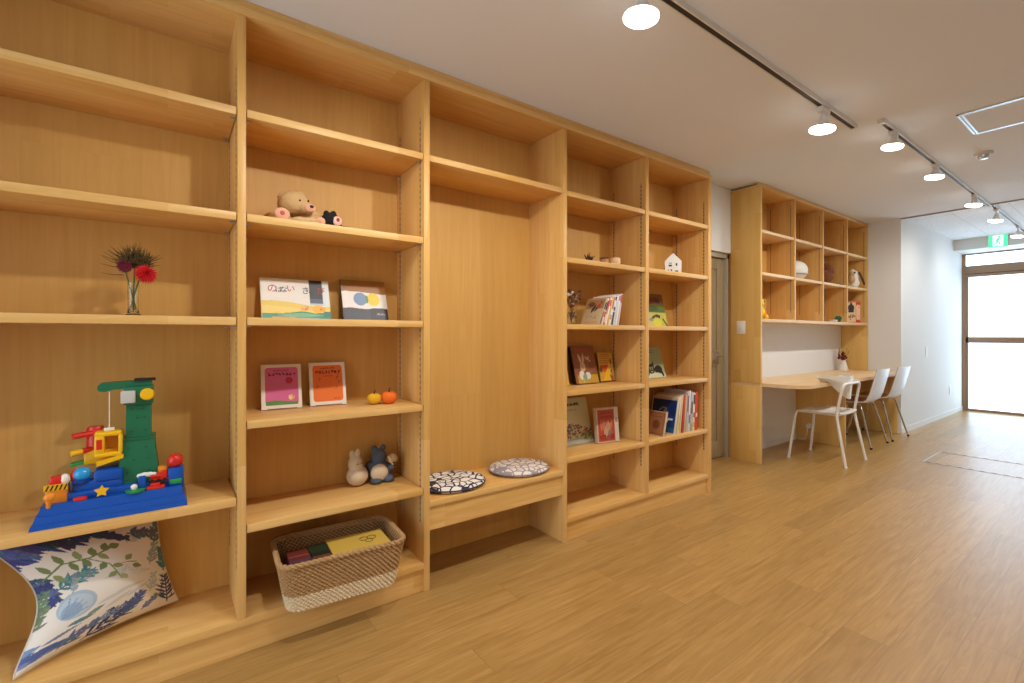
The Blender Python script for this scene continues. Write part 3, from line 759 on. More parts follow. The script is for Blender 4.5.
for (z, h_, xs) in ((.68, .0537, (-.03, .03)), (.72, .0497, (-.012, .026)), (.76, .0457, (-.026, .02)), (.815, .0347, (-.018, .018)), (.86, .0341, (-.004, .016)), (.89, .0334, (-.018, .012))):
    for x in xs: tp('rivet_hole', tm().lathe([(0, 0), (.0035, 0), (.0035, .0012), (0, .0012)], (tx+x, ty-h_-.0002, z), 10, Matrix.Rotation(PI/2, 3, 'X')), DGRN)
tp('crane_head', tm().box(tx-.040, tx+.040, ty-.044, ty+.04, .905, .966, .005), GRN)
tp('crane_arm', tm().prism([(tx+.036, .962), (-.150, .958), (-.172, .952), (-.186, .954), (-.191, .962), (-.190, .974), (-.182, .981), (-.12, .984), (tx+.036, .984)], lambda a, b, t: (a, t, b), ty-.024, ty+.024), GRN)
tp('toothed_rack', tm().box(tx-.012, tx+.046, ty-.03, ty+.01, .984, .992), BLK)
tp('face_plate', tm().box(tx-.047, tx-.008, ty-.05, ty-.043, .912, .954, .003), GREY)
tp('winch_knob', tm().lathe([(0, 0), (.019, 0), (.020, .004), (.020, .018), (.016, .023), (0, .024)], (tx+.024, ty-.043, .94), 20, Matrix.Rotation(PI/2, 3, 'X')), YEL)
hx, hy = -.160, 2.06
tp('hoist_cord', tm().tube([(hx, hy, .952), (hx, hy, .830)], .0014, 6), CREAM)
tp('hoist_hook', tm().box(hx-.014, hx+.014, hy-.006, hy+.006, .822, .833, .003), CREAM)
cab = tm().box(-.196, -.126, hy-.03, hy+.03, .808, .824, .006).box(-.196, -.126, hy-.03, hy+.03, .740, .756, .006).box(-.196, -.170, hy-.03, hy+.03, .752, .812, .005).box(-.136, -.124, hy-.03, hy+.03, .750, .814, .005).box(-.172, -.134, hy+.022, hy+.03, .752, .812)
tp('hoist_cabin', cab, YEL)
tp('cabin_badge', tm().box(-.190, -.176, hy-.0312, hy-.0298, .768, .80), RED)
tp('red_drum', tm().lathe([(0, 0), (.024, 0), (.024, .075), (.02, .084), (0, .085)], (-.198, 2.095, .752), 22), RED)
tp('upper_handle', tm().tube([(-.196, 2.08, .818), (-.25, 2.055, .814)], .0095, 10), RED)
tp('lower_handle', tm().tube([(-.196, 2.08, .766), (-.23, 2.063, .762)], .009, 10), RED)
tp('handle_grip', tm().tube([(-.228, 2.064, .762), (-.254, 2.053, .759)], .0095, 10), YEL)
tp('yellow_mount', tm().box(-.225, -.135, 2.065, 2.13, .715, .762, .006), YEL)
tp('yellow_ramp', tm().prism([(-.19, .728), (-.122, .745), (-.122, .732), (-.19, .712)], lambda a, b, t: (a, t, b), 2.03, 2.062), YEL)
tp('green_ramp', tm().prism([(-.258, .722), (-.17, .736), (-.17, .727), (-.258, .714)], lambda a, b, t: (a, t, b), 2.07, 2.115), LGRN)
tp('blue_ball', tm().ell((-.224, 2.025, .697), .023), SKY)
tp('ball_cap', tm().ell((-.237, 2.031, .695), (.016, .021, .021)), RED)
tp('ball_cup', tm().lathe([(.012, 0), (.022, 0), (.026, .012), (.022, .012), (.0, .004)], (-.224, 2.025, .671), 20), BLUE)
tp('red_ball', tm().ell((.018, 2.014, .706), .024), RED)
tp('hopper', tm().box(-.305, -.255, 1.992, 2.05, .622, .680, .004), ORG)
tp('hazard_strip', tm().box(-.307, -.253, 1.9895, 1.992, .664, .682), YEL)
for k in range(5):
    x = -.304+k*.0103
    tp('hazard_stripe', tm().prism([(x, .665), (x+.004, .665), (x+.010, .681), (x+.006, .681)], lambda a, b, t: (a, t, b), 1.9885, 1.9894), BLK)
tp('cargo', tm().box(-.298, -.268, 2.005, 2.04, .676, .702, .006), RED)
tp('cargo_knob', tm().ell((-.262, 2.015, .690), (.012, .012, .017)), CREAM)
tp('lever', tm().tube([(-.294, 1.972, .620), (-.292, 1.966, .634), (-.292, 1.964, .645)], .006, 8).ell((-.290, 1.964, .652), (.014, .009, .013)), ORG)
tp('red_button', tm().box(-.240, -.206, 1.970, 1.988, .624, .637, .006), RED)
st = [(-.172+(.019 if k % 2 == 0 else .010)*math.cos(PI/2+k*PI/5), .646+(.019 if k % 2 == 0 else .010)*math.sin(PI/2+k*PI/5)) for k in range(10)]
tp('star', tm().prism(st, lambda a, b, t: (a, t, b), 1.970, 1.980), YEL)
tp('green_tray', tm().lathe([(0, 0), (.026, 0), (.028, .006), (0, .007)], (-.088, 1.985, .626), 20), LGRN)
tp('tray_figure', tm().ell((-.092, 1.983, .641), (.009, .007, .010)), CREAM)
tp('toy_car', tm().box(-.06, -.01, 1.970, 1.990, .625, .637, .005).box(-.05, -.022, 1.972, 1.988, .635, .646, .005), RED)
eng = tm().box(-.052, .0, 1.99, 2.015, .642, .656, .003).lathe([(0, 0), (.009, 0), (.009, .03), (0, .03)], (-.05, 2.002, .664), 14, Matrix.Rotation(PI/2, 3, 'Y')).box(-.022, -.004, 1.99, 2.015, .655, .678, .003)
tp('toy_engine', eng, RED)
for x in (-.045, -.028, -.011):
    tp('engine_wheel', tm().lathe([(0, -.002), (.008, -.002), (.008, .002), (0, .002)], (x, 1.988, .648), 14, Matrix.Rotation(PI/2, 3, 'X')), BLK)
cl = tm()
for (x, r) in ((-.078, .009), (-.066, .012), (-.052, .011), (-.04, .008)): cl.ell((x, 2.0, .672), (r, .006, r*.8))
fuse(cl, 'smoke_puff', cmat(226, 222, 214, .4), TY, .002, 2)
tp('green_block', tm().box(.004, .036, 1.981, 1.99, .632, .648, .002), LGRN)
tp('orange_block', tm().box(-.03, -.003, 2.012, 2.04, .66, .690, .003), ORG)

# botanical cushion
CP = thing('scatter_cushion', 'large botanical print cushion in blues and greens slumped in the lowest left compartment', 'cushion', (-.19, 2.05, .13))
BL, BR, TL, TR = Vector((-.366, 1.965, .137)), Vector((.030, 2.185, .137)), Vector((-.462, 2.06, .54)), Vector((-.035, 2.19, .462))
nrm = (BR-BL).cross(TL-BL).normalized()
if nrm.y > 0: nrm = -nrm
def cush(u, v, s):
    uu = u+.20*math.sin(PI*v)**1.2*(1-u)**1.6-.035*math.sin(PI*v)**.8*u*u; vv = .5+(v-.5)*(1-.10*math.sin(PI*u)**.8)
    p = BL*(1-uu)*(1-vv)+BR*uu*(1-vv)+TL*(1-uu)*vv+TR*uu*vv
    h = .088*(max(0, math.sin(PI*u))*max(0, math.sin(PI*v)))**.55
    h += .005*math.sin(9*u+5*v)*math.sin(PI*u)*math.sin(PI*v)+.004*math.sin(21*(u-.5)*(v-.3))*math.sin(PI*v)*math.sin(PI*u)
    return p+nrm*h*s*(1 if s > 0 else .62)
def cushion_art(U, V):
    P = Pic(U+.13*(1-U), V+.10*np.sin(PI*V), (232, 226, 218))
    nav, ind, teal, gr, gr2, pale = (58, 70, 118), (80, 96, 150), (72, 128, 136), (120, 138, 88), (146, 158, 104), (168, 188, 206)
    def coral(x, y, ang, ln, c, seed, n=6, w=.011):
        R = random.Random(seed); ca, sa = math.cos(ang), math.sin(ang)
        w *= .62; P.line([(x, y), (x+ca*ln, y+sa*ln)], w, c); P.leaf(x+ca*ln*.8, y+sa*ln*.8, ln*.3, w*1.8, ang, c)
        for k in range(n):
            t = (k+.6)/n; bx, by = x+ca*ln*t, y+sa*ln*t
            for sg in (-1, 1):
                a2 = ang+sg*R.uniform(.55, .95); l2 = ln*R.uniform(.22, .42)*(1.1-.5*t)
                ex_, ey_ = bx+math.cos(a2)*l2, by+math.sin(a2)*l2; P.leaf(bx, by, l2*1.15, w*2.3, a2, tuple(min(255, q+R.randint(-8, 34)) for q in c))
                P.line([(bx, by), (ex_, ey_)], w*.6, c)
                a3 = a2-sg*.8; P.line([(bx+(ex_-bx)*.5, by+(ey_-by)*.5), (bx+(ex_-bx)*.5+math.cos(a3)*l2*.5, by+(ey_-by)*.5+math.sin(a3)*l2*.5)], w*.7, c)
    # pale folds of shells and fronds
    for k, (x, y, a) in enumerate(((.45, .36, .35), (.56, .42, .2), (.50, .28, .6), (.62, .33, .5))): P.leaf(x, y, .22, .018, a, (206, 208, 208))
    for k in range(6): P.leaf(.02+.05*k, .02+.012*k, .16, .022, .55-.04*k, (92, 116, 176) if k % 2 else (128, 146, 190))
    P.leaf(.0, .08, .2, .034, .35, (96, 110, 160)); P.leaf(.04, .15, .17, .03, .15, (120, 150, 190)); P.leaf(.12, .10, .24, .03, .1, (86, 104, 160)); P.leaf(.2, .16, .2, .014, .35, (120, 130, 160))
    # shell
    P.el(.33, .43, .115, .125, pale); P.el(.325, .42, .098, .105, (184, 202, 216)); P.el(.30, .39, .06, .07, (150, 176, 206))
    for k in range(5): P.line([(.26, .34), (.26+.14*math.cos(.2+k*.3), .34+.17*math.sin(.2+k*.3))], .004, (140, 162, 190))
    P.leaf(.30, .25, .16, .02, .15, (96, 140, 150)); P.leaf(.40, .28, .12, .02, .5, (130, 150, 140))
    # corals
    coral(.02, .80, .45, .26, nav, 3, 6, .014); coral(.06, .93, -.25, .2, ind, 4, 5, .014); coral(.12, .74, -1.2, .24, nav, 5, 6, .012); coral(.2, .55, 1.9, .14, ind, 6, 4, .012)
    coral(.20, .93, .12, .34, nav, 7, 8, .013); coral(.45, .985, -.1, .22, nav, 8, 6, .013); coral(.3, .99, -.5, .18, (60, 64, 88), 9, 5, .012)
    coral(.22, .60, .5, .24, teal, 10, 7, .008); coral(.26, .66, .1, .2, (104, 150, 152), 11, 6, .007)
    coral(.42, .02, .62, .36, nav, 12, 7, .009); coral(.60, .10, 1.0, .26, ind, 13, 6, .011); coral(.62, .12, 2.1, .14, nav, 14, 4, .010)
    coral(.92, .06, 1.5, .36, (70, 76, 112), 15, 7, .009); coral(.95, .5, 1.45, .24, teal, 16, 6, .012); coral(.93, .80, 1.2, .18, (96, 120, 122), 17, 5, .010)
    coral(.74, .86, .4, .16, (190, 190, 178), 18, 5, .006); coral(.1, .3, 1.3, .2, (112, 128, 96), 19, 5, .010)
    coral(.30, .55, 1.2, .12, (150, 170, 176), 31, 4, .008); coral(.50, .60, .3, .16, (200, 206, 206), 32, 5, .007); coral(.66, .62, -.4, .16, (206, 208, 204), 33, 5, .006)
    coral(.80, .30, 1.3, .2, (176, 190, 196), 34, 5, .008); coral(.84, .62, 1.1, .2, (150, 160, 168), 35, 6, .008); coral(.30, .06, .6, .22, (92, 108, 150), 36, 6, .009); coral(.48, .16, .5, .16, (120, 136, 170), 37, 5, .007); coral(.10, .46, 1.2, .2, (104, 130, 104), 38, 6, .009); coral(.03, .62, .2, .16, nav, 39, 5, .012); coral(.78, .93, -.2, .18, (92, 106, 130), 40, 6, .010); coral(.63, .95, -.4, .14, (66, 74, 104), 41, 5, .011); coral(.75, .08, .9, .16, (110, 124, 160), 42, 5, .009)
    # leafy green sprig
    P.line([(.18, .70), (.32, .79), (.48, .80), (.66, .86)], .005, gr); P.line([(.46, .80), (.56, .72), (.6, .56)], .004, gr)
    for (x, y, a, c) in ((.24, .74, 2.2, gr), (.24, .72, -1.0, gr2), (.33, .79, 1.7, gr), (.36, .79, -1.3, gr), (.42, .8, 1.3, gr2), (.44, .8, -1.4, gr), (.50, .81, 1.1, gr), (.53, .82, -.9, gr2), (.58, .83, 1.0, gr), (.62, .85, .2, gr), (.54, .74, -2.3, gr), (.57, .70, -.3, gr2), (.58, .64, -2.5, gr2), (.60, .6, -.9, (176, 186, 140)), (.67, .72, .6, gr2), (.70, .66, -.5, gr)):
        P.leaf(x, y, .075, .023, a, c)
    P.line([(.56, .70), (.68, .70), (.74, .68)], .004, gr)
    return P
n = 190
us = np.linspace(0, 1, n+1); U, V = np.meshgrid(us, us, indexing='ij'); U = U.ravel(); V = V.ravel()
vf = [tuple(cush(u, v, 1)-CP.location) for u, v in zip(U, V)]; vb = [tuple(cush(u, v, -1)-CP.location) for u, v in zip(U, V)]
idx = lambda i, j: i*(n+1)+j
F = [(idx(i, j), idx(i+1, j), idx(i+1, j+1), idx(i, j+1)) for i in range(n) for j in range(n)]
NV = len(vf); F2 = [tuple(NV+q for q in f[::-1]) for f in F]
me = bpy.data.meshes.new('cushion_cover'); me.from_pydata(vf+vb, [], F+F2); me.materials.append(M_CLOTHART)
ca = cushion_art(U, V).c; set_art(me, np.vstack([ca, ca]))
bmx = bmesh.new(); bmx.from_mesh(me); bmesh.ops.remove_doubles(bmx, verts=bmx.verts[:], dist=.0002); bmesh.ops.recalc_face_normals(bmx, faces=bmx.faces[:]); bmx.to_mesh(me); bmx.free()
me.polygons.foreach_set('use_smooth', [True]*len(me.polygons))
co = bpy.data.objects.new('cushion_cover', me); COL.objects.link(co); co.parent = CP
pip = [cush(k/40, 0, 1) for k in range(40)]+[cush(1, k/40, 1) for k in range(40)]+[cush(1-k/40, 1, 1) for k in range(40)]+[cush(0, 1-k/40, 1) for k in range(40)]
MB(CP.location).tube(pip, .0028, 6, closed=True).build('seam_piping', plain('linen_piping', rgb(206, 196, 182), .9), CP)

# vase with red flowers
VO = (-.098, 2.06, 1.205)
VS = thing('flower_vase', 'slim glass vase of dark and bright red flowers on a left-hand shelf', 'vase', VO)
MB().lathe([(0, .0), (.022, .0), (.023, .004), (.016, .012), (.014, .03), (.0165, .115), (.0155, .115), (.0128, .03), (.012, .016), (0, .013)], (0, 0, 0), 28).build('glass_body', M_GLASS, VS)
STEM = cmat(86, 104, 50, .6); FOL = cmat(98, 72, 34, .8); FOL2 = cmat(74, 66, 30, .8)
MB().tube([(.009, .004, .018), (-.002, 0, .07), (-.014, 0, .125), (-.022, -.005, .165)], .0024, 7).build('stem', STEM, VS)
MB().tube([(-.009, -.004, .018), (.002, 0, .07), (.013, -.004, .115), (.026, -.014, .15)], .0024, 7).build('stem', STEM, VS)
MB().tube([(.0, .006, .018), (.001, .005, .09), (.004, .006, .17)], .0024, 7).build('stem', STEM, VS)
def dahlia(name, c, R, mat, parent, dirn, layers=5, spread=1.0):
    mb = MB(); c = Vector(c); dirn = Vector(dirn).normalized(); Q = dirn.to_track_quat('Z', 'Y').to_matrix()
    for l in range(layers):
        th = (.15+.85*l/(layers-1))*PI*.62*spread; n_ = 6+l*4; ln = R*(.7+.3*l/(layers-1))
        for k in range(n_):
            ph = 2*PI*(k+.5*(l % 2))/n_
            d_ = Vector((math.sin(th)*math.cos(ph), math.sin(th)*math.sin(ph), math.cos(th)))
            side = d_.cross(Vector((0, 0, 1))); side = side.normalized() if side.length > 1e-3 else Vector((1, 0, 0))
            w_ = R*.11
            pts = [d_*ln*.15, d_*ln*.6+side*w_, d_*ln, d_*ln*.6-side*w_, d_*ln*.6+side.cross(d_)*w_*.5]
            vs_ = [mb.bm.verts.new(c+Q @ p) for p in pts]
            mb.bm.faces.new((vs_[0], vs_[1], vs_[4])); mb.bm.faces.new((vs_[1], vs_[2], vs_[4])); mb.bm.faces.new((vs_[2], vs_[3], vs_[4])); mb.bm.faces.new((vs_[3], vs_[0], vs_[4]))
    mb.ell(c, R*.35, seg=12, rings=8)
    return mb.build(name, mat, parent)
dahlia('dark_red_flower', (-.024, -.02, .170), .028, cmat(110, 8, 36, .7), VS, (-.4, -.7, .5), 6, 1.3)
dahlia('bright_red_flower', (.036, -.026, .146), .036, cmat(206, 18, 26, .7), VS, (.35, -.9, .15), 6, .95)
R_ = random.Random(5)
fo = MB(); fo2 = MB()
for k in range(320):
    a = R_.uniform(0, 2*PI); el = R_.uniform(.0, 1.35); base_ = Vector((R_.uniform(-.02, .03), R_.uniform(-.008, .014), R_.uniform(.165, .195)))
    ln = R_.uniform(.028, .062); d_ = Vector((math.cos(a)*math.cos(el), math.sin(a)*math.cos(el)*.6, math.sin(el)))
    (fo if k % 2 else fo2).tube([base_, base_+d_*ln*.6, base_+d_*ln+Vector((0, 0, .004))], [.0017, .0013, .0004], 4)
for k, (a, z) in enumerate(((2.95, .205), (2.6, .2), (2.75, .19), (3.1, .185), (3.2, .16))):
    d_ = Vector((math.cos(a), -.1, math.sin(a)*.9)); b0 = Vector((-.025, 0, z-.02))
    fo.tube([b0, b0+d_*.03, b0+d_*.06+Vector((0, 0, .006))], [.0016, .0013, .0004], 5)
fo.build('dry_foliage', FOL, VS); fo2.build('green_foliage', FOL2, VS)

# ================================================================== SECOND COLUMN
FUR = plain('tan_plush', rgb(216, 176, 122), .95, bump=.9, bscale=420, var=.18)
PEACH = plain('peach_plush', rgb(226, 170, 140), .95, bump=.5, bscale=420, var=.06)
BEO = (.46, 2.04, 1.578)
bear = thing('teddy_bear', 'tan teddy bear slumped on the upper shelf beside a small black plush', 'plush toy', BEO)
m = MB(BEO).ell((.462, 2.09, 1.622), (.072, .060, .046)).ell((.408, 2.055, 1.668), (.060, .056, .052)).ell((.372, 2.085, 1.700), (.020, .012, .02)).ell((.438, 2.085, 1.716), (.02, .012, .02)).ell((.447, 2.012, 1.650), (.030, .028, .024))
m.ell((.352, 2.03, 1.608), (.038, .050, .028)).ell((.498, 2.05, 1.606), (.028, .045, .026)).ell((.465, 2.0, 1.597), (.035, .02, .018)).ell((.425, 2.0, 1.595), (.04, .022, .016))
fuse(m, 'bear_body', FUR, bear, .004, 4, .0016)
MB(BEO).ell((.352, 1.981, 1.608), (.028, .009, .024)).build('foot_pad', PEACH, bear)
MB(BEO).ell((.500, 2.008, 1.606), (.019, .007, .017)).build('foot_pad', PEACH, bear)
MB(BEO).ell((.455, 1.987, 1.648), (.021, .010, .017)).build('muzzle', PEACH, bear)
MB(BEO).ell((.459, 1.976, 1.652), (.008, .005, .006)).build('nose', cmat(54, 24, 20, .5), bear)
for p in ((.420, 2.003, 1.676), (.452, 2.004, 1.679)): MB(BEO).ell(p, .0042).build('eye', cmat(20, 14, 12, .2), bear)
MB(BEO).ell((.352, 1.973, 1.610), (.009, .003, .009)).build('paw_mark', cmat(196, 96, 84, .9), bear)
BKO = (.545, 2.03, 1.578)
bkp = thing('black_plush', 'little black plush with a pale pink snout lying right of the teddy bear', 'plush toy', BKO)
BKF = plain('black_plush_pile', rgb(26, 24, 24), .95, bump=.6, bscale=400, var=.2)
m = MB((.585, 2.05, 1.578)).ell((.585, 2.05, 1.616), (.038, .036, .036)).ell((.570, 2.055, 1.648), (.012, .010, .012)).ell((.598, 2.055, 1.65), (.013, .010, .013)).ell((.60, 2.075, 1.598), (.045, .03, .022)).tube([(.615, 2.04, 1.592), (.64, 2.02, 1.588), (.66, 2.01, 1.586)], [.012, .009, .008], 8)
fuse(m, 'plush_body', BKF, bkp, .003, 3, .0012)
MB((.585, 2.05, 1.578)).ell((.604, 2.022, 1.614), (.020, .013, .020)).build('snout', plain('pale_pink_felt', rgb(238, 196, 184), .9), bkp)
MB((.585, 2.05, 1.578)).ell((.604, 2.0085, 1.617), (.007, .004, .008)).build('snout_mark', cmat(176, 40, 44, .7), bkp)

def art_field(U, V):
    P = Pic(U, V, (228, 224, 216), 1.475)
    P.rect(1.18, 1.475, .3, 1, (214, 222, 224)); 
    P.below(lambda x: .44-.10*np.clip((x-.2)/.8, 0, 1)**1.2+.02*np.sin(x*3), (226, 196, 60))
    P.below(lambda x: .33-.07*np.clip((x-.1)/.9, 0, 1), (232, 206, 84))
    for (x, w_) in ((.45, .2), (.62, .12), (.25, .1)): P.line([(x, .155), (x+w_, .17)], .004, (180, 150, 50))
    P.el(.90, .255, .085, .045, (228, 150, 60)); P.el(.88, .28, .025, .05, (238, 170, 70), .4); P.el(.96, .29, .02, .05, (226, 130, 60), -.3); P.el(.915, .25, .02, .02, (200, 90, 50))
    P.el(1.20, .26, .135, .10, (240, 172, 24)); P.el(1.30, .26, .06, .07, (240, 160, 20)); P.el(1.26, .26, .018, .02, (60, 40, 20))
    P.below(lambda x: .135+.06*np.exp(-((x-.85)/.25)**2)+.05*np.clip((x-1.1)/.3, 0, 1), (56, 132, 96))
    P.below(lambda x: .105-.12*np.abs(x-.85)+.06, (112, 176, 128)); P.below(lambda x: .10+.05*np.sin(x*3+2.4), (56, 142, 110))
    P.rect(.2, .7, .0, .055, (206, 160, 80)); P.rect(.7, 1.2, .0, .03, (150, 170, 180)); P.rect(1.32, 1.475, .06, .2, (46, 122, 110))
    P.rect(1.03, 1.32, .38, 1, (40, 34, 46)); P.rect(1.03, 1.32, .40, .52, (70, 82, 100)); P.rect(1.03, 1.32, .36, .41, (190, 200, 190))
    return P
b = display_book('wide picture book with a yellow hill landscape and dark band, left on its shelf', .306, 2.145, 1.205, .270, .182, .012, art_field, (224, 218, 208), cmat(220, 214, 204), 18, 0, None, 150, 100)
INKR, INKD = cmat(176, 44, 40, .5), cmat(44, 40, 48, .5)
for ch, x, z, s_, m_ in (('の', .038, .134, .034, INKR), ('は', .062, .130, .026, INKD), ('な', .081, .131, .026, INKD), ('い', .108, .136, .030, INKR), ('き', .166, .130, .030, INKD), ('ゃ', .186, .124, .022, INKD), ('び', .228, .132, .030, INKR)):
    text_part('title_letter', ch, s_*1.18, m_, b, (.004+x*1.02, -.0125, z))
def art_discs(U, V):
    P = Pic(U, V, (226, 220, 212), 1.05)
    P.fill(P.v > .69+.025*np.sin(P.u*4+.5)+.06*np.clip(.25-P.u, 0, 1), (150, 96, 34)); P.fill((P.v > .69) & (P.u < .22) & (P.v > .95-.9*P.u*.3), (132, 112, 36))
    P.below(lambda x: .30+.012*np.sin(x*9), (58, 58, 62)); P.fill((P.v < .31) & (P.u > .62) & (P.v < .29+.03*np.sin((P.u-.6)*8)), (44, 36, 44))
    P.el(.42, .53, .16, .16, (112, 138, 176)); P.el(.73, .53, .15, .165, (240, 196, 10)); P.el(.575, .53, .035, .10, (92, 140, 60))
    P.scribble(.77, .98, .165, .05, 5, (176, 168, 168), .006, 4)
    return P
display_book('dark grey and white book with blue and yellow discs, right on its shelf', .632, 2.145, 1.205, .207, .198, .011, art_discs, (120, 90, 50), cmat(70, 62, 58), 18, 0, None)
def kid(bgc, seed, ground):
    def f(U, V):
        P = Pic(U, V, (232, 224, 210), .8)
        P.rrect(.07, .73, .09, .93, .06, bgc)
        P.scribble(.24, .56, .865, .03, 6, (110, 20, 40) if ground else (90, 40, 20), .006, seed)
        P.scribble(.13, .69, .775, .055, 8, (88, 10, 40) if ground else (84, 24, 20), .011, seed+1)
        if ground:
            P.fill((P.v < .15+.03*np.sin(P.u*7)+.05*P.u) & (P.v > .09) & (P.u > .08) & (P.u < .72), (92, 140, 60))
            for k in range(6): P.el(.55+.045*math.cos(k*PI/3), .63+.045*math.sin(k*PI/3), .033, .033, (186, 20, 44))
            P.el(.55, .63, .03, .03, (206, 30, 50)); P.leaf(.56, .19, .14, .035, 1.3, (224, 196, 120)); P.leaf(.58, .19, .12, .03, .9, (224, 176, 90)); P.leaf(.57, .19, .12, .03, 1.8, (236, 206, 150))
        else:
            P.scribble(.3, .52, .68, .02, 5, (120, 50, 20), .004, 9); P.scribble(.5, .66, .15, .03, 5, (110, 44, 16), .004, 11)
            for (x, y) in ((.6, .6), (.58, .38), (.2, .58), (.16, .4), (.64, .5), (.62, .66)):
                P.line([(x, y), (x+.012, y+.06), (x+.04, y+.05)], .006, (150, 70, 20)); P.el(x-.008, y, .014, .011, (150, 70, 20))
        P.rect(.1, .7, 0, .012, (150, 40, 60) if ground else (150, 60, 30))
        return P
    return f
display_book('pink picture book with a white border and red flower, left of the orange one', .308, 2.16, .832, .152, .188, .011, kid((214, 100, 150), 21, True), (230, 222, 208), cmat(226, 218, 204), 14, -3, 'upright small picture books with white borders')
display_book('orange picture book with a white border, right of the pink one', .496, 2.16, .832, .150, .190, .011, kid((232, 112, 28), 31, False), (230, 222, 208), cmat(226, 218, 204), 14, -3, 'upright small picture books with white borders')

def pumpkin(loc, r, col, label):
    t = thing('pumpkin', label, 'pumpkin', loc, (0, 0, 0), 'small felt pumpkins')
    mb = MB()
    ns, nr = 40, 14; rings = []
    for j in range(nr+1):
        ph = PI*j/nr; ring = []
        for k in range(ns):
            a = 2*PI*k/ns; rr = r*math.sin(ph)**.8*(1-.09*abs(math.sin(4*a))**.5*-1-.09); z = r*.80*(1-math.cos(ph))-.10*r*math.exp(-(math.sin(ph)/.3)**2)*(1 if j > nr/2 else -1)
            ring.append(mb.bm.verts.new((rr*math.cos(a), rr*math.sin(a), z)))
        rings.append(ring)
    for A_, B_ in zip(rings, rings[1:]):
        for k in range(ns): mb.bm.faces.new((A_[k], A_[(k+1) % ns], B_[(k+1) % ns], B_[k]))
    bmesh.ops.remove_doubles(mb.bm, verts=mb.bm.verts[:], dist=1e-5)
    mb.build('fruit', col, t, angle=60)
    MB().tube([(0, 0, r*1.45), (.001, 0, r*1.75), (.005, 0, r*2.05)], [r*.13, r*.09, r*.07], 8).build('stalk', cmat(70, 56, 30, .8), t)
FELTY, FELTO = plain('yellow_felt', rgb(226, 172, 20), .85, bump=.4, bscale=300, var=.08), plain('orange_felt', rgb(236, 110, 22), .85, bump=.4, bscale=300, var=.08)
pumpkin((.742, 2.06, .833), .031, FELTY, 'small yellow pumpkin touching the orange one')
pumpkin((.805, 2.045, .833), .035, FELTO, 'small orange pumpkin touching the yellow one')

# soft toys
CRM = plain('cream_plush', rgb(220, 198, 166), .95, bump=.7, bscale=380, var=.08)
BLG = plain('blue_grey_plush', rgb(88, 98, 114), .95, bump=.8, bscale=380, var=.2)
PO = (.660, 2.05, .458)
pb = thing('cream_plush', 'pear-shaped cream plush bunny beside the blue-grey plush', 'plush toy', (.692, 2.14, .458)); pb.scale = (.92, .92, .92)
m = MB(PO).ell((.660, 2.05, .508), (.052, .048, .050)).ell((.652, 2.052, .565), (.036, .034, .042)).ell((.636, 2.055, .612), (.013, .010, .026)).ell((.664, 2.055, .614), (.013, .010, .026))
fuse(m, 'plush_body', CRM, pb, .004, 4, .0012)
for p in ((.652, 2.0175, .572), (.672, 2.0195, .574)): MB(PO).ell(p, .0032).build('eye', cmat(18, 14, 12, .3), pb)
GO = (.765, 2.06, .458)
gb = thing('blue_plush', 'blue-grey plush with a cream belly holding a round cream bundle', 'plush toy', (.798, 2.15, .458)); gb.scale = (.9, .9, .9)
m = MB(GO).ell((.765, 2.06, .512), (.064, .054, .053)).ell((.765, 2.065, .585), (.040, .036, .040)).ell((.742, 2.07, .628), (.016, .011, .016)).ell((.79, 2.07, .628), (.016, .011, .016)).ell((.722, 2.07, .545), (.026, .024, .02)).ell((.815, 2.03, .533), (.022, .03, .018)).ell((.800, 2.02, .475), (.03, .03, .018)).ell((.735, 2.02, .475), (.03, .03, .018))
fuse(m, 'plush_body', BLG, gb, .004, 4, .0014)
fuse(MB(GO).ell((.752, 2.022, .512), (.046, .026, .044)), 'belly', CRM, gb, .004, 2)
fuse(MB(GO).ell((.828, 2.03, .572), (.026, .024, .026)), 'bundle', plain('cream_cloth', rgb(196, 166, 124), .9, bump=.4, bscale=200), gb, .003, 2)
MB(GO).tube([(.80, 2.02, .59), (.812, 2.015, .56), (.822, 2.015, .542)], [.007, .008, .006], 8).build('strap', CRM, gb)
MB(GO).tube([(.765, 2.018, .538), (.835, 2.01, .556)], .003, 6).build('bundle_tie', cmat(80, 62, 40, .9), gb)

# wicker basket
KO = (.575, 2.0, .128)
K = thing('wicker_basket', 'rectangular two-tone wicker basket on the lowest shelf of the second column', 'basket', (.558, 1.952, .128), (0, 0, math.radians(-4)))
def rrect(cx, cy, hx_, hy_, r, n=220):
    per = []
    segs = [((cx+hx_-r, cy-hy_+r), -PI/2), ((cx+hx_-r, cy+hy_-r), 0), ((cx-hx_+r, cy+hy_-r), PI/2), ((cx-hx_+r, cy-hy_+r), PI)]
    raw = []
    for (c_, a0) in segs:
        for k in range(13):
            a = a0+PI/2*k/12; raw.append(Vector((c_[0]+r*math.cos(a), c_[1]+r*math.sin(a), 0)))
    raw.append(raw[0]); L_ = [0]
    for a, b_ in zip(raw, raw[1:]): L_.append(L_[-1]+(b_-a).length)
    out = []; j = 0
    for k in range(n):
        s = L_[-1]*k/n
        while L_[j+1] < s: j += 1
        out.append(raw[j].lerp(raw[j+1], (s-L_[j])/(L_[j+1]-L_[j]+1e-9)))
    return out
WK = plain('tan_wicker', rgb(176, 138, 92), .75, bump=.3, bscale=200, var=.22); WKL = plain('pale_wicker', rgb(222, 202, 168), .75, bump=.3, bscale=200, var=.14)
rows = 23; Hb = .178
wt, wl = MB(KO), MB(KO)
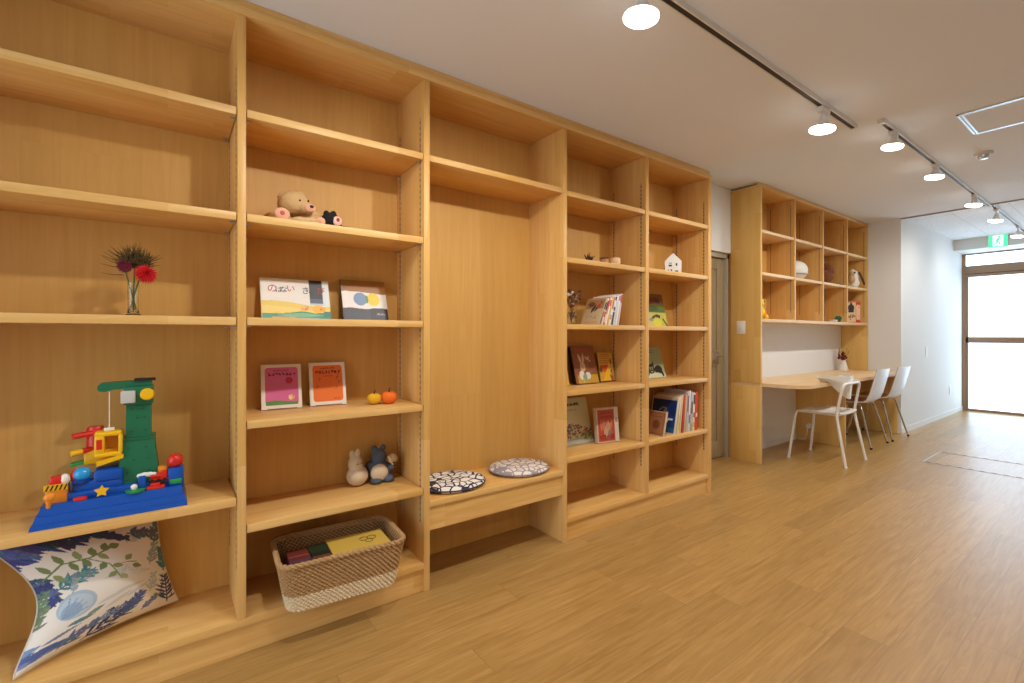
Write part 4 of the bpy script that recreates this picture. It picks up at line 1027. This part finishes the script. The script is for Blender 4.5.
def brow(mb, t, i, r=.0056):
    hx_ = .198+.032*t; hy_ = .120+.028*t; cy = 2.0
    pp = rrect(.575, cy, hx_, hy_, .045, 440)
    n_ = len(pp); out = []
    for k, p in enumerate(pp):
        q = pp[(k+1) % n_]-pp[k-1]; q.normalize(); nn = Vector((q.y, -q.x, 0))
        ph = 2*PI*k/n_*74+i*2.75
        out.append(p+nn*(.0036*math.sin(ph))+Vector((0, 0, .137+Hb*t+.0016*math.cos(ph))))
    mb.tube(out, r, 6, closed=True)
for i in range(rows):
    brow(wl if i < 8 else wt, i/(rows-1)*.93, i)
wl.build('pale_woven_band', WKL, K); wt.build('woven_wall', WK, K)
rim = MB(KO)
for ph0 in (0, PI):
    pp = rrect(.575, 2.0, .231, .149, .048); n_ = len(pp); out = []
    for k, p in enumerate(pp):
        q = pp[(k+1) % n_]-pp[k-1]; q.normalize(); nn = Vector((q.y, -q.x, 0)); ph = 2*PI*k/n_*36+ph0
        out.append(p+nn*(.005*math.sin(ph))+Vector((0, 0, .137+Hb*.985+.005*math.cos(ph))))
    rim.tube(out, .0062, 6, closed=True)
rim.build('braided_rim', WK, K)
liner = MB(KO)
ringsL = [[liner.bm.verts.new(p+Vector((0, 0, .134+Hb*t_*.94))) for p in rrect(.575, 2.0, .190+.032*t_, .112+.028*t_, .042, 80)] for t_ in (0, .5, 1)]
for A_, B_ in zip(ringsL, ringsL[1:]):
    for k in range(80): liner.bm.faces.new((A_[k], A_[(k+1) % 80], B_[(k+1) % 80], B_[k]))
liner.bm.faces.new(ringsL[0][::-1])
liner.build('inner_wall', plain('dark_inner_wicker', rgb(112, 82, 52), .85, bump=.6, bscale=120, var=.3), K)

# books lying in the basket
def flat_book(label, x0, x1, y0, y1, z0, z1, spec, rz=0, edge=None):
    rz = math.radians(-4)
    o = ((x0+x1)/2, (y0+y1)/2, z0); t = thing('picture_book', label, 'book', o, (0, 0, rz), 'books lying in the wicker basket')
    MB(o).box(x0+.003, x1-.003, y0+.003, y1-.003, z0+.002, z1-.002).build('pages', M_PAPER if edge is None else edge, t)
    MB(o).box(x0, x1, y0, y1, z0, z0+.0019).box(x0, x1, y0, y1, z1-.0019, z1).box(x0, x1, y1-.0019, y1, z0+.0019, z1-.0019).build('cover', spec[0], t)
    for (a0, a1, b0, b1, m_) in spec[1]:
        MB(o).box(x0+a0*(x1-x0), x0+a1*(x1-x0), y0+b0*(y1-y0), y0+b1*(y1-y0), z1, z1+.0005).build('cover_band', m_, t)
    return t
bz = .139
for k, (lab, cc) in enumerate((('lowest book in the wicker basket, under the yellow one', (150, 120, 80)), ('third book from the bottom in the wicker basket', (140, 90, 70)), ('second book from the bottom in the wicker basket', (120, 96, 70)))):
    flat_book(lab, .385, .735, 1.838, 2.006, bz+.037*k, bz+.037*k+.0365, (cmat(*cc), []))
t = flat_book('yellow book with a black round drawing, lying on top in the wicker basket', .515, .74, 1.834, 2.011, .2505, .296, (cmat(206, 170, 74), []), .0, cmat(232, 208, 120, .8))
sc_ = MB((.6275, 1.9225, .2505)); 
for (cx, cy, rr) in ((.652, 1.941, .016), (.684, 1.941, .018), (.668, 1.916, .015)):
    sc_.tube([(cx+rr*math.cos(a*PI/8), cy+rr*math.sin(a*PI/8), .2966) for a in range(16)], .0012, 5, closed=True)
sc_.build('black_drawing', cmat(50, 42, 24), t)
flat_book('dark red and purple striped book at the left end of the wicker basket', .365, .440, 1.838, 2.006, .2505, .292, (cmat(110, 44, 36), [(0, 1, .30, .42, cmat(84, 60, 82)), (0, 1, .05, .22, cmat(96, 40, 60)), (0, 1, .6, .66, cmat(140, 80, 60))]), .0, cmat(140, 96, 170, .7))
flat_book('dark green and brown striped book between the red and yellow ones in the basket', .443, .512, 1.838, 2.006, .2505, .294, (cmat(38, 52, 30), [(0, 1, .38, .55, cmat(30, 32, 24)), (0, 1, .0, .33, cmat(112, 60, 42)), (0, 1, .12, .2, cmat(140, 96, 70))]), .0, cmat(206, 196, 190, .7))

# ================================================================== BENCH CUSHIONS
def pad(loc, label, mat, edge):
    t = thing('seat_pad', label, 'cushion', loc, (0, 0, 0), 'round seat pads on the bench'); t.scale = (1.09, .97, 1.3)
    R0 = .158
    MB().lathe([(0, .003), (.12, .001), (R0-.008, .004), (R0, .012), (R0-.006, .020), (.12, .027), (.06, .029), (0, .029)], (0, 0, 0), 56).build('pad', mat, t, angle=60)
    MB().tube([(R0*math.cos(k*PI/28), R0*math.sin(k*PI/28), .012) for k in range(56)], .0028, 6, closed=True).build('edge_piping', edge, t)
    return t
pad((1.138, 2.068, .398), 'round seat pad with a bold navy and white leaf pattern, left on the bench', pebble_mat('navy_leaf_print', rgb(48, 46, 66), rgb(232, 226, 216), 24, .085), cmat(60, 56, 72, .9))
pad((1.560, 2.070, .398), 'round seat pad with a soft grey and white leaf pattern, right on the bench', pebble_mat('grey_leaf_print', rgb(150, 142, 146), rgb(226, 216, 206), 24, .095), cmat(140, 126, 120, .9))

# ================================================================== FOURTH COLUMN
PN = (2.03, 2.0, 1.575)
t = thing('pine_cone_sprig', 'dark spiky dried seed head with twigs on the second shelf', 'dried plant', PN)
mb = MB(); R_ = random.Random(11)
for k in range(46):
    a = R_.uniform(0, 2*PI); el = R_.uniform(.1, 1.4); ln = R_.uniform(.022, .05)
    d_ = Vector((math.cos(a)*math.cos(el), math.sin(a)*math.cos(el), math.sin(el)))
    mb.tube([Vector((0, 0, .014)), Vector((0, 0, .014))+d_*ln*.7, Vector((0, 0, .014))+d_*ln+Vector((.003, 0, .003))], [.003, .0022, .0006], 5)
mb.ell((0, 0, .016), (.026, .02, .016), seg=12, rings=8).build('seed_head', cmat(58, 42, 30, .8), t)
MB().tube([(.02, 0, .006), (.05, .0, .008), (.075, -.01, .004)], .003, 6).build('twig', cmat(96, 70, 44, .8), t)
MB().tube([(-.02, 0, .006), (-.05, .01, .008), (-.065, .0, .012)], .003, 6).build('twig', cmat(110, 92, 50, .8), t)
o = (2.165, 2.0, 1.575); t = thing('wood_slice', 'short tan branch slice with dark leaf scraps, beside the pine cone sprig', 'wood block', o)
MB().lathe([(0, 0), (.026, 0), (.027, .03), (.024, .034), (0, .034)], (0, 0, 0), 20).build('wood_body', cmat(190, 134, 82, .7), t)
mb = MB()
for k in range(6): mb.tube([(-.005, -.005, .034), (.02*math.cos(k), .02*math.sin(k), .042), (.034*math.cos(k), .034*math.sin(k), .038)], [.003, .003, .0005], 5)
mb.build('leaf_scrap', cmat(66, 60, 36, .8), t)
o = (2.245, 1.985, 1.575); t = thing('wood_block', 'pale turned wooden block at the right of the second shelf', 'wood block', o)
MB().lathe([(0, 0), (.030, 0), (.032, .004), (.032, .040), (.028, .046), (0, .047)], (0, 0, 0), 28).build('block_body', wood('pale_beech', 2, rgb(224, 182, 134), rgb(232, 196, 150), .2, 2), t)
MB().lathe([(0, .0466), (.012, .0466), (.011, .050), (0, .051)], (0, 0, 0), 20).build('knob', cmat(214, 172, 124, .6), t)

o = (1.925, 2.04, 1.203); t = thing('dried_flower_jar', 'small glass jar of dried brown and white flowers left of the leaning books', 'vase', o)
MB().lathe([(0, 0), (.027, 0), (.029, .004), (.029, .06), (.020, .072), (.020, .084), (.0185, .084), (.0185, .072), (.027, .058), (.027, .006), (0, .005)], (0, 0, 0), 24).build('glass_jar', M_GLASS, t)
R_ = random.Random(3)
sb, fl, fw = MB(), MB(), MB()
for k in range(34):
    a = R_.uniform(0, 2*PI); sp_ = R_.uniform(.005, .058); h_ = R_.uniform(.11, .205)
    e_ = Vector((sp_*math.cos(a), sp_*math.sin(a)*.8, h_)); sb.tube([(0, 0, .02), e_*.55+Vector((0, 0, .01)), e_], .0011, 4)
    (fl if k % 3 else fw).ell(e_, R_.uniform(.006, .012), seg=8, rings=6)
sb.build('dry_stems', cmat(150, 104, 56, .8), t); fl.build('brown_flower_heads', cmat(92, 62, 48, .9), t); fw.build('white_flower_heads', cmat(214, 196, 176, .9), t)

G = 'picture books leaning on the third shelf'
LB = [(2.070, .012, .158, .178, 23, (196, 176, 140), (206, 172, 122), ((.05, .5, (120, 100, 84)), (.6, .85, (60, 60, 50))), 'leaning book with a brown illustrated cover, leftmost of the tilted row'),
      (2.088, .011, .16, .176, 21, (226, 206, 186), None, ((.3, .5, (190, 60, 50)), (.55, .9, (40, 40, 40))), 'thin cream book second from the left in the tilted row'),
      (2.104, .013, .165, .180, 19, (214, 120, 90), None, ((.1, .4, (230, 210, 180)), (.6, .9, (200, 50, 60))), 'red-orange spined book in the tilted row'),
      (2.122, .012, .165, .176, 17.5, (230, 222, 208), None, ((.7, .92, (196, 80, 70)),), 'white book right of the orange spine in the tilted row'),
      (2.139, .009, .17, .178, 16, (222, 178, 40), None, (), 'thin yellow-spined book in the middle of the tilted row'),
      (2.153, .014, .175, .190, 15, (232, 224, 216), None, ((.55, .95, (206, 90, 100)), (.2, .35, (190, 120, 110))), 'white book with pink lettering right of the yellow spine'),
      (2.172, .015, .17, .188, 14, (224, 222, 218), None, ((.02, .45, (40, 48, 46)), (.5, .62, (60, 60, 66)), (.85, .97, (60, 60, 60))), 'white book with a black lower spine in the tilted row'),
      (2.192, .014, .175, .192, 13, (206, 208, 208), None, (), 'pale grey book third from the right in the tilted row'),
      (2.211, .015, .18, .196, 12, (226, 222, 218), None, ((.8, .96, (206, 90, 110)),), 'white book second from the right in the tilted row'),
      (2.231, .013, .185, .200, 11, (224, 196, 190), (222, 190, 186), ((.72, .97, (190, 40, 60)),), 'pinkish book with a red top, rightmost of the tilted row')]
def art_tan(U, V):
    P = Pic(U, V, (206, 180, 140), .85); R = random.Random(6)
    P.fill(P.v > .62, (170, 130, 84)); P.el(.25, .8, .16, .1, (110, 74, 50)); P.leaf(.3, .45, .4, .06, 1.1, (56, 46, 40)); P.leaf(.45, .5, .35, .05, 1.0, (60, 60, 58)); P.el(.62, .72, .08, .1, (190, 70, 54)); P.el(.7, .86, .05, .06, (176, 50, 44))
    for k in range(16): P.el(R.uniform(.1, .7), R.uniform(.18, .36), .018, .012, (120, 90, 70))
    P.rect(.05, .8, .04, .10, (214, 160, 110)); return P
for (x, th, dp, hh, ln, sc0, sd, bands, lab) in LB:
    row_book(lab, x, 1.955, 1.2035+.0, th, dp, hh, ln, (sc0, sd if lab.startswith('leaning') else None), G, bands, art_tan)

def art_rabbit(U, V):
    P = Pic(U, V, (142, 84, 36), .84); P.rect(.1, .7, .84, .93, (160, 70, 28)); P.scribble(.14, .66, .885, .03, 9, (176, 96, 40), .008, 2)
    P.fill((P.v < .22) & (P.u > .1), (196, 150, 40))
    fur = (214, 176, 142)
    P.leaf(.30, .52, .30, .045, 1.85, fur); P.leaf(.36, .52, .30, .045, 1.42, fur); P.el(.33, .44, .10, .12, fur); P.el(.26, .22, .10, .12, (226, 214, 200)); P.el(.48, .20, .1, .1, (226, 218, 206))
    P.el(.36, .14, .08, .12, (84, 130, 84)); 
    for k in range(4): P.line([(.30+.04*k, .03), (.31+.04*k, .24)], .006, (210, 206, 180))
    P.el(.30, .47, .012, .012, (40, 26, 20)); P.el(.33, .40, .02, .012, (176, 110, 96))
    P.leaf(.56, .62, .16, .03, 2.4, (206, 176, 150)); P.leaf(.56, .62, .13, .03, 1.2, (206, 176, 150)); P.leaf(.56, .62, .12, .03, -.3, (190, 156, 130))
    P.line([(.52, .5), (.5, .36)], .008, (120, 140, 90)); P.el(.60, .30, .07, .02, (110, 104, 130)); return P
display_book('brown book with a cream rabbit on its cover, on the fourth-column middle shelf', 2.045, 2.145, .832, .200, .240, .026, art_rabbit, (96, 58, 26), cmat(30, 22, 18), 14, 0, None, name='picture_book')
def art_yell(U, V):
    P = Pic(U, V, (226, 170, 30), .7); P.rect(.1, .6, .7, .85, (206, 140, 30)); P.scribble(.1, .6, .78, .05, 7, (150, 70, 20), .01, 5); return P
display_book('yellow book mostly hidden left of the rabbit book', 1.84, 2.14, .832, .155, .22, .012, art_yell, (226, 180, 50), cmat(226, 180, 50), 14, 0, None, 30, 30)
def art_ambr(U, V):
    P = Pic(U, V, (206, 160, 60), .77)
    for k in range(5): P.line([(.08, .93-.07*k), (.58, .93-.07*k)], .014, (170, 110, 40))
    P.rect(.05, .55, .34, .58, (196, 84, 34)); P.el(.08, .42, .08, .10, (120, 84, 48)); P.el(.09, .42, .035, .045, (36, 22, 20))
    P.poly([(.15, .05), (.6, .05), (.62, .75)], (236, 180, 30)); P.el(.62, .52, .07, .08, (190, 170, 150)); P.el(.64, .68, .06, .1, (120, 96, 60)); P.el(.62, .36, .05, .06, (96, 100, 150)); P.el(.55, .2, .035, .06, (90, 150, 80)); P.el(.62, .12, .06, .09, (190, 60, 90))
    P.rect(.0, .77, 0, .03, (90, 40, 20)); return P
display_book('small amber and orange picture book right of the rabbit book', 2.275, 2.145, .832, .150, .196, .014, art_ambr, (150, 110, 50), cmat(120, 84, 40), 10, 4, None)
def art_flow(U, V):
    P = Pic(U, V, (206, 204, 160), .82)
    P.scribble(.24, .58, .86, .05, 8, (50, 44, 36), .012, 3); P.scribble(.06, .2, .80, .02, 4, (70, 60, 50), .007, 6); P.scribble(.1, .5, .74, .015, 8, (120, 112, 90), .005, 8)
    R = random.Random(4)
    for k in range(150):
        x = R.uniform(0, .82); y = R.uniform(.05, .34)+.12*math.exp(-((x-.3)/.2)**2)
        c = R.choice([(150, 90, 120), (120, 84, 120), (196, 80, 90), (110, 120, 70), (176, 150, 130), (90, 70, 84), (206, 150, 150)])
        P.el(x, y, R.uniform(.012, .035), R.uniform(.012, .03), c)
    P.below(lambda x: .10+.10*x, (176, 178, 160))
    for k in range(40): P.leaf(R.uniform(.5, .8), R.uniform(.03, .2), .08, .012, R.uniform(.6, 2.4), R.choice([(130, 140, 60), (160, 160, 80), (100, 120, 50)]))
    return P
display_book('pale green book with a flower meadow on its cover, low in the fourth column', 1.955, 2.135, .458, .245, .290, .012, art_flow, (196, 190, 150), cmat(196, 190, 150), 15, 0, None)
def art_red(U, V):
    P = Pic(U, V, (206, 176, 150), .72); P.rect(.03, .58, .04, .95, (176, 72, 44)); P.scribble(.12, .5, .86, .04, 6, (130, 40, 30), .012, 2); P.scribble(.1, .52, .74, .05, 6, (150, 50, 30), .014, 4)
    P.leaf(.3, .12, .5, .12, 1.4, (196, 150, 120)); P.leaf(.35, .12, .4, .06, 1.2, (150, 110, 96)); P.scribble(.08, .55, .16, .14, 9, (120, 40, 40), .012, 12); P.scribble(.1, .5, .5, .3, 9, (196, 130, 100), .01, 15)
    P.rect(.6, .72, 0, 1, (214, 200, 184)); P.scribble(.61, .7, .62, .14, 3, (150, 130, 120), .012, 5); return P
display_book('red and cream booklet in a clear wrapper beside the flower meadow book', 2.180, 2.09, .458, .172, .218, .03, art_red, (214, 200, 180), cmat(206, 190, 170), 6, -8, None)

# ================================================================== FIFTH COLUMN
HO = (2.87, 2.01, 1.575); t = thing('ceramic_house', 'small white ceramic house with little window holes on the second shelf', 'ornament', HO, (0, 0, math.radians(-44)))
hw, hd_, wl_ = .056, .026, .088
MB().prism([(-hw, 0), (hw, 0), (hw, wl_), (0, .142), (-hw, wl_)], lambda a, b, tt: (a, tt, b), -hd_, hd_).build('house_body', plain('white_bisque', rgb(236, 234, 230), .6, var=.01), t)
for (x, z, w_, h_) in ((-.020, .055, .011, .010), (.022, .062, .005, .016), (-.033, .020, .004, .013), (-.012, .020, .005, .014), (.022, .014, .012, .010), (-.020, .072, .010, .004)):
    MB().box(x-w_, x+w_, -hd_-.0008, -hd_, z-h_*.6, z+h_*.6).build('window_hole', cmat(64, 52, 44, .8), t)
def art_green(U, V):
    P = Pic(U, V, (120, 84, 40), .96); P.el(.3, .78, .3, .1, (104, 44, 34)); P.scribble(.1, .8, .82, .12, 9, (90, 40, 30), .02, 3); P.el(.66, .78, .12, .08, (84, 36, 30)); P.rect(0, .96, .42, .66, (84, 104, 34)); P.el(.35, .55, .3, .08, (60, 84, 24))
    P.rect(0, .96, 0, .42, (190, 184, 84)); P.el(.35, .28, .12, .04, (84, 64, 40), .4); P.el(.52, .32, .09, .05, (70, 52, 36)); P.el(.62, .3, .05, .05, (60, 44, 30)); P.el(.22, .2, .1, .05, (150, 130, 110)); P.el(.5, .12, .2, .12, (206, 206, 50)); P.line([(.78, .22), (.92, .02)], .03, (70, 56, 30)); return P  # dark top and bright foot also carry the shelf's shadow edge as colour
display_book('green and yellow nature picture book standing alone on the third shelf', 2.725, 2.12, 1.203, .235, .245, .012, art_green, (150, 140, 70), cmat(150, 140, 70), 14, 0, None)
def art_cat(U, V):
    P = Pic(U, V, (158, 172, 128), .98); P.line([(.05, .84), (.6, .84)], .008, (110, 110, 80)); P.scribble(.1, .6, .9, .03, 8, (120, 120, 84), .007, 3)
    k = (28, 24, 22); P.rect(0, .98, 0, .14, (206, 208, 170)); P.el(.3, .3, .17, .16, k); P.poly([(.16, .38), (.12, .56), (.28, .44)], k); P.poly([(.34, .44), (.46, .56), (.46, .38)], k); P.el(.66, .26, .2, .15, k); P.line([(.76, .26), (.86, .08)], .05, k); P.line([(.06, .1), (.14, .2)], .05, k)
    P.el(.25, .32, .03, .045, (190, 200, 150)); P.el(.36, .32, .03, .045, (190, 200, 150)); P.el(.25, .32, .012, .03, k); P.el(.36, .32, .012, .03, k); P.line([(.26, .22), (.32, .20), (.37, .23)], .012, (180, 190, 150)); P.el(.5, .1, .26, .07, (206, 208, 170)); return P
display_book('mint green book with a black cat on its cover on the fourth shelf', 2.735, 2.13, .832, .215, .225, .012, art_cat, (140, 150, 110), cmat(140, 150, 110), 16, 0, None)
G5 = 'picture books standing in the low right compartment'
RB = [(2.655, .014, .14, .168, 14, (206, 184, 150), (150, 96, 62), (), 'small brown book leaning in front of the dark blue one, leftmost of the row'),
      (2.755, .016, .21, .255, 12, (222, 206, 180), (16, 62, 128), (), 'dark blue book with a white squiggle on its cover in the low right row'),
      (2.790, .016, .20, .262, 9, (226, 212, 184), None, ((.1, .5, (214, 196, 120)),), 'cream book right of the dark blue one'),
      (2.815, .014, .2, .27, 8, (222, 196, 140), None, (), 'thick beige book in the middle of the low right row'),
      (2.842, .019, .2, .265, 7, (206, 66, 48), None, ((.0, .3, (150, 60, 44)),), 'red-spined book in the middle of the low right row'),
      (2.870, .012, .2, .262, 6, (220, 190, 150), None, (), 'thin tan book right of the red spine'),
      (2.893, .018, .2, .285, 5, (206, 190, 180), None, ((.5, .9, (120, 90, 84)),), 'tall pinkish grey book in the low right row'),
      (2.920, .016, .2, .290, 4, (226, 226, 230), None, ((.2, .4, (90, 120, 176)),), 'tall white book with blue print in the low right row'),
      (2.945, .020, .2, .280, 4, (196, 190, 190), None, ((.02, .2, (150, 160, 60)), (.45, .75, (70, 70, 96)),), 'grey spined book with a green foot in the low right row'),
      (2.974, .022, .2, .270, 3, (236, 226, 206), None, ((.7, .95, (40, 36, 40)), (.1, .22, (226, 170, 60)), (.35, .48, (206, 60, 60))), 'white book with a black and red pattern second from the right'),
      (3.004, .024, .2, .275, 3, (216, 72, 38), None, ((.35, .45, (240, 220, 200)),), 'orange-red book at the right end of the low row')]
def art_sea(U, V):
    P = Pic(U, V, (14, 44, 100), .80); P.below(lambda x: .5+0*x, (16, 62, 136)); P.below(lambda x: .14+0*x, (24, 96, 150)); P.rect(0, .8, .93, 1, (190, 170, 140))
    P.line([(.22, .42), (.24, .30), (.32, .20), (.44, .20), (.52, .28), (.58, .38), (.70, .38)], .022, (226, 226, 218))
    P.line([(.26, .62), (.36, .70), (.48, .68), (.40, .60), (.54, .58)], .022, (150, 136, 124)); P.el(.5, .58, .06, .03, (130, 118, 108)); return P
def art_small(U, V):
    P = Pic(U, V, (150, 98, 64), .8); P.rect(.08, .72, .08, .92, (168, 112, 76)); P.el(.4, .45, .18, .2, (126, 76, 50)); P.scribble(.15, .65, .8, .06, 6, (110, 64, 44), .012, 3); return P
for (x, th, dp, hh, ln, sc0, sd, bands, lab) in RB:
    row_book(lab, x+(.02 if sd == (150, 96, 62) else .055), 1.955 if sd != (150, 96, 62) else 1.945, .4585, th, dp, hh, ln, (sc0, sd), G5, bands, art_sea if sd == (16, 62, 128) else art_small)

# ================================================================== CUBBY AND DESK ITEMS
o = (4.455, 2.17, 1.29); t = thing('yellow_plush', 'yellow plush toy in the lowest cubby nearest the door', 'plush toy', o)
m = MB(o).ell((4.425, 2.17, 1.35), (.06, .05, .062)).ell((4.415, 2.165, 1.44), (.045, .042, .048)).ell((4.44, 2.17, 1.492), (.012, .01, .022)).ell((4.39, 2.17, 1.49), (.012, .01, .022)).ell((4.475, 2.14, 1.315), (.03, .03, .024))
fuse(m, 'plush_body', plain('yellow_plush_pile', rgb(238, 206, 40), .95, bump=.5, bscale=300, var=.1), t, .004, 3)
MB(o).ell((4.435, 2.128, 1.45), (.006, .004, .008)).build('eye', BLK, t)
MB(o).ell((4.44, 2.13, 1.33), (.028, .02, .03)).build('belly_patch', cmat(236, 150, 40, .9), t)
o = (5.2, 2.17, 1.706); t = thing('felt_bonnet', 'rounded white felt bonnet in a middle cubby', 'hat', o)
m = MB().ell((0, 0, .10), (.15, .09, .098))
fuse(m, 'crown', plain('white_felt', rgb(224, 220, 212), .95, bump=.4, bscale=160, var=.05), t, .006, 3)
MB().tube([(.148*math.cos(k*PI/20), .09*math.sin(k*PI/20), .062+.0) for k in range(40)], .007, 8, closed=True).build('brim_roll', plain('grey_felt', rgb(190, 186, 182), .95), t)
o = (5.92, 2.19, 1.706); t = thing('brown_plush', 'shaggy brown plush in a middle cubby', 'plush toy', o)
m = MB(o).ell((5.93, 2.19, 1.79), (.12, .075, .085)).ell((5.97, 2.18, 1.87), (.085, .065, .07)).ell((6.01, 2.185, 1.93), (.025, .02, .025)).ell((5.93, 2.185, 1.935), (.025, .02, .025))
fuse(m, 'plush_body', plain('brown_shag', rgb(112, 60, 22), .98, bump=1, bscale=120, var=.35), t, .006, 2)
MB(o).ell((5.995, 2.118, 1.868), (.024, .014, .02)).build('muzzle', cmat(150, 96, 56, .9), t)
o = (6.08, 2.10, 1.706); t = thing('toy_lizard', 'flat dark little toy lying beside the brown plush', 'toy', o)
MB().tube([(-.06, 0, .012), (-.02, -.01, .018), (.03, .0, .016), (.09, .02, .008)], [.010, .014, .011, .004], 8).build('toy_body', cmat(112, 92, 60, .6), t)
for (x, y) in ((-.03, -.035), (-.03, .02), (.02, -.03), (.02, .03)): MB().tube([(x, 0, .012), (x+.01, y, .005)], .004, 6).build('toy_leg', cmat(92, 76, 50, .6), t)
o = (6.64, 2.14, 1.706); t = thing('cloth_bag', 'white cloth bag with a dark strap in the far middle cubby', 'bag', o)
m = MB(o).ell((6.66, 2.15, 1.77), (.10, .06, .066)).ell((6.66, 2.15, 1.84), (.085, .05, .065)).ell((6.62, 2.145, 1.90), (.03, .03, .035)).ell((6.70, 2.145, 1.895), (.035, .03, .03))
fuse(m, 'bag_body', plain('white_cotton', rgb(226, 222, 212), .95, bump=.5, bscale=120, var=.05), t, .006, 3, .001)
MB(o).tube([(6.655, 2.088, 1.895), (6.69, 2.083, 1.868), (6.74, 2.08, 1.815), (6.79, 2.08, 1.775), (6.815, 2.085, 1.76)], [.010, .012, .012, .011, .009], 8).build('dark_strap', cmat(84, 58, 44, .7), t)
m = MB(o).ell((6.455, 2.10, 1.80), (.045, .04, .055)).ell((6.45, 2.095, 1.86), (.035, .032, .03))
fuse(m, 'spotted_toy', plain('spotted_tan_pile', rgb(190, 160, 120), .95, bump=.6, bscale=40, var=.5), t, .005, 2)
MB(o).ell((6.45, 2.066, 1.872), (.018, .008, .014)).build('brown_patch', cmat(70, 46, 32, .8), t)
o = (6.10, 2.11, 1.29); t = thing('succulent_pot', 'tiny green plant in the lower third cubby', 'plant', o)
MB().lathe([(0, 0), (.022, 0), (.028, .036), (.024, .036), (.02, .03), (0, .03)], (0, 0, 0), 20).build('pot', cmat(60, 80, 66, .5), t)
mb = MB()
for l in range(3):
    for k in range(7):
        a = 2*PI*(k+.5*l)/7; r_ = .038-.010*l
        mb.ell((r_*.6*math.cos(a), r_*.6*math.sin(a), .042+.010*l), (.016, .008, .009), Matrix.Rotation(a, 3, 'Z'), 8, 6)
mb.build('leaves', cmat(52, 112, 74, .6), t)
o = (5.965, 2.11, 1.29); t = thing('white_pebble_dish', 'small white dish left of the tiny green plant', 'ornament', o)
MB().lathe([(0, .0), (.03, .0), (.042, .022), (.04, .024), (.028, .006), (0, .005)], (0, 0, 0), 24).build('dish', M_WHITE, t)
MB().ell((0, 0, .016), (.02, .018, .012)).build('pebble', cmat(226, 196, 180, .7), t)
def art_card(U, V):
    P = Pic(U, V, (232, 200, 150), .8); r = (206, 62, 40); P.rect(.62, .8, 0, 1, r); P.rect(0, .8, 0, .05, r); P.rect(.0, .8, .95, 1, (214, 110, 70)); P.el(.44, .70, .12, .17, (50, 50, 60)); P.el(.44, .9, .04, .05, (60, 56, 60)); P.rect(.33, .55, .5, .58, (50, 50, 60)); P.scribble(.06, .3, .72, .3, 4, (196, 90, 60), .015, 2); P.scribble(.06, .55, .28, .26, 7, (190, 110, 70), .014, 5); P.scribble(.35, .6, .3, .1, 4, (70, 90, 60), .015, 8); P.scribble(.64, .78, .5, .8, 4, (236, 200, 160), .02, 9); return P
display_book('cream and red picture book with a black figure in the far lower cubby', 6.63, 2.295, 1.29, .235, .265, .03, art_card, (214, 120, 80), cmat(196, 60, 40), 0, -44, None)
VO = (6.63, 2.24, .716); t = thing('white_vase', 'white bottle vase with dark red flowers at the far end of the desk', 'vase', VO)
MB().lathe([(0, 0), (.046, 0), (.050, .006), (.048, .02), (.030, .09), (.022, .118), (.024, .124), (.019, .124), (.018, .11), (0, .1)], (0, 0, 0), 28).build('vase_body', plain('white_glaze', rgb(230, 226, 218), .3), t)
R_ = random.Random(8)
sb, fl, lf_ = MB(), MB(), MB()
for k in range(18):
    a = R_.uniform(0, 2*PI); r_ = R_.uniform(.008, .055); h_ = R_.uniform(.14, .22); e_ = Vector((r_*math.cos(a), r_*math.sin(a), h_))
    sb.tube([(0, 0, .105), e_*.6+Vector((0, 0, .045)), e_], .0018, 5); fl.ell(e_, R_.uniform(.010, .018), seg=8, rings=6)
for k in range(9):
    a = R_.uniform(0, 2*PI); e_ = Vector((.05*math.cos(a), .05*math.sin(a), R_.uniform(.2, .27))); sb.tube([(0, 0, .105), e_*.5+Vector((0, 0, .05)), e_], .0014, 5); lf_.ell(e_, (.010, .006, .016), seg=8, rings=6)
sb.build('stems', cmat(110, 104, 60, .7), t); fl.build('red_blossoms', cmat(112, 22, 26, .8), t); lf_.build('leaves', cmat(176, 150, 80, .8), t)

#--END ITEMS--
# ================================================================== CAMERA, WORLD, VIEW
cd = bpy.data.cameras.new('camera'); cam = bpy.data.objects.new('camera', cd); COL.objects.link(cam)
cam.location = (0, 0, 1.14)
cd.sensor_fit = 'HORIZONTAL'; cd.sensor_width = 36; cd.lens = 470/1024*36
cd.shift_y = -6/1024; cd.clip_start = .02
cam.rotation_euler = (PI/2, 0, math.atan2(643.5, 470)-PI/2)
SC.camera = cam
wd = bpy.data.worlds.new('world'); SC.world = wd; wd.use_nodes = True
bg = wd.node_tree.nodes['Background']; bg.inputs[0].default_value = (.75, .87, 1, 1); bg.inputs[1].default_value = 1.0
vs = SC.view_settings; vs.view_transform = 'Standard'; vs.look = 'None'; vs.exposure = 0; vs.gamma = 1; vs.use_curve_mapping = False
SC.cycles.max_bounces = 10; SC.cycles.diffuse_bounces = 6; SC.cycles.use_denoising = True
SC.cycles.sample_clamp_indirect = 6
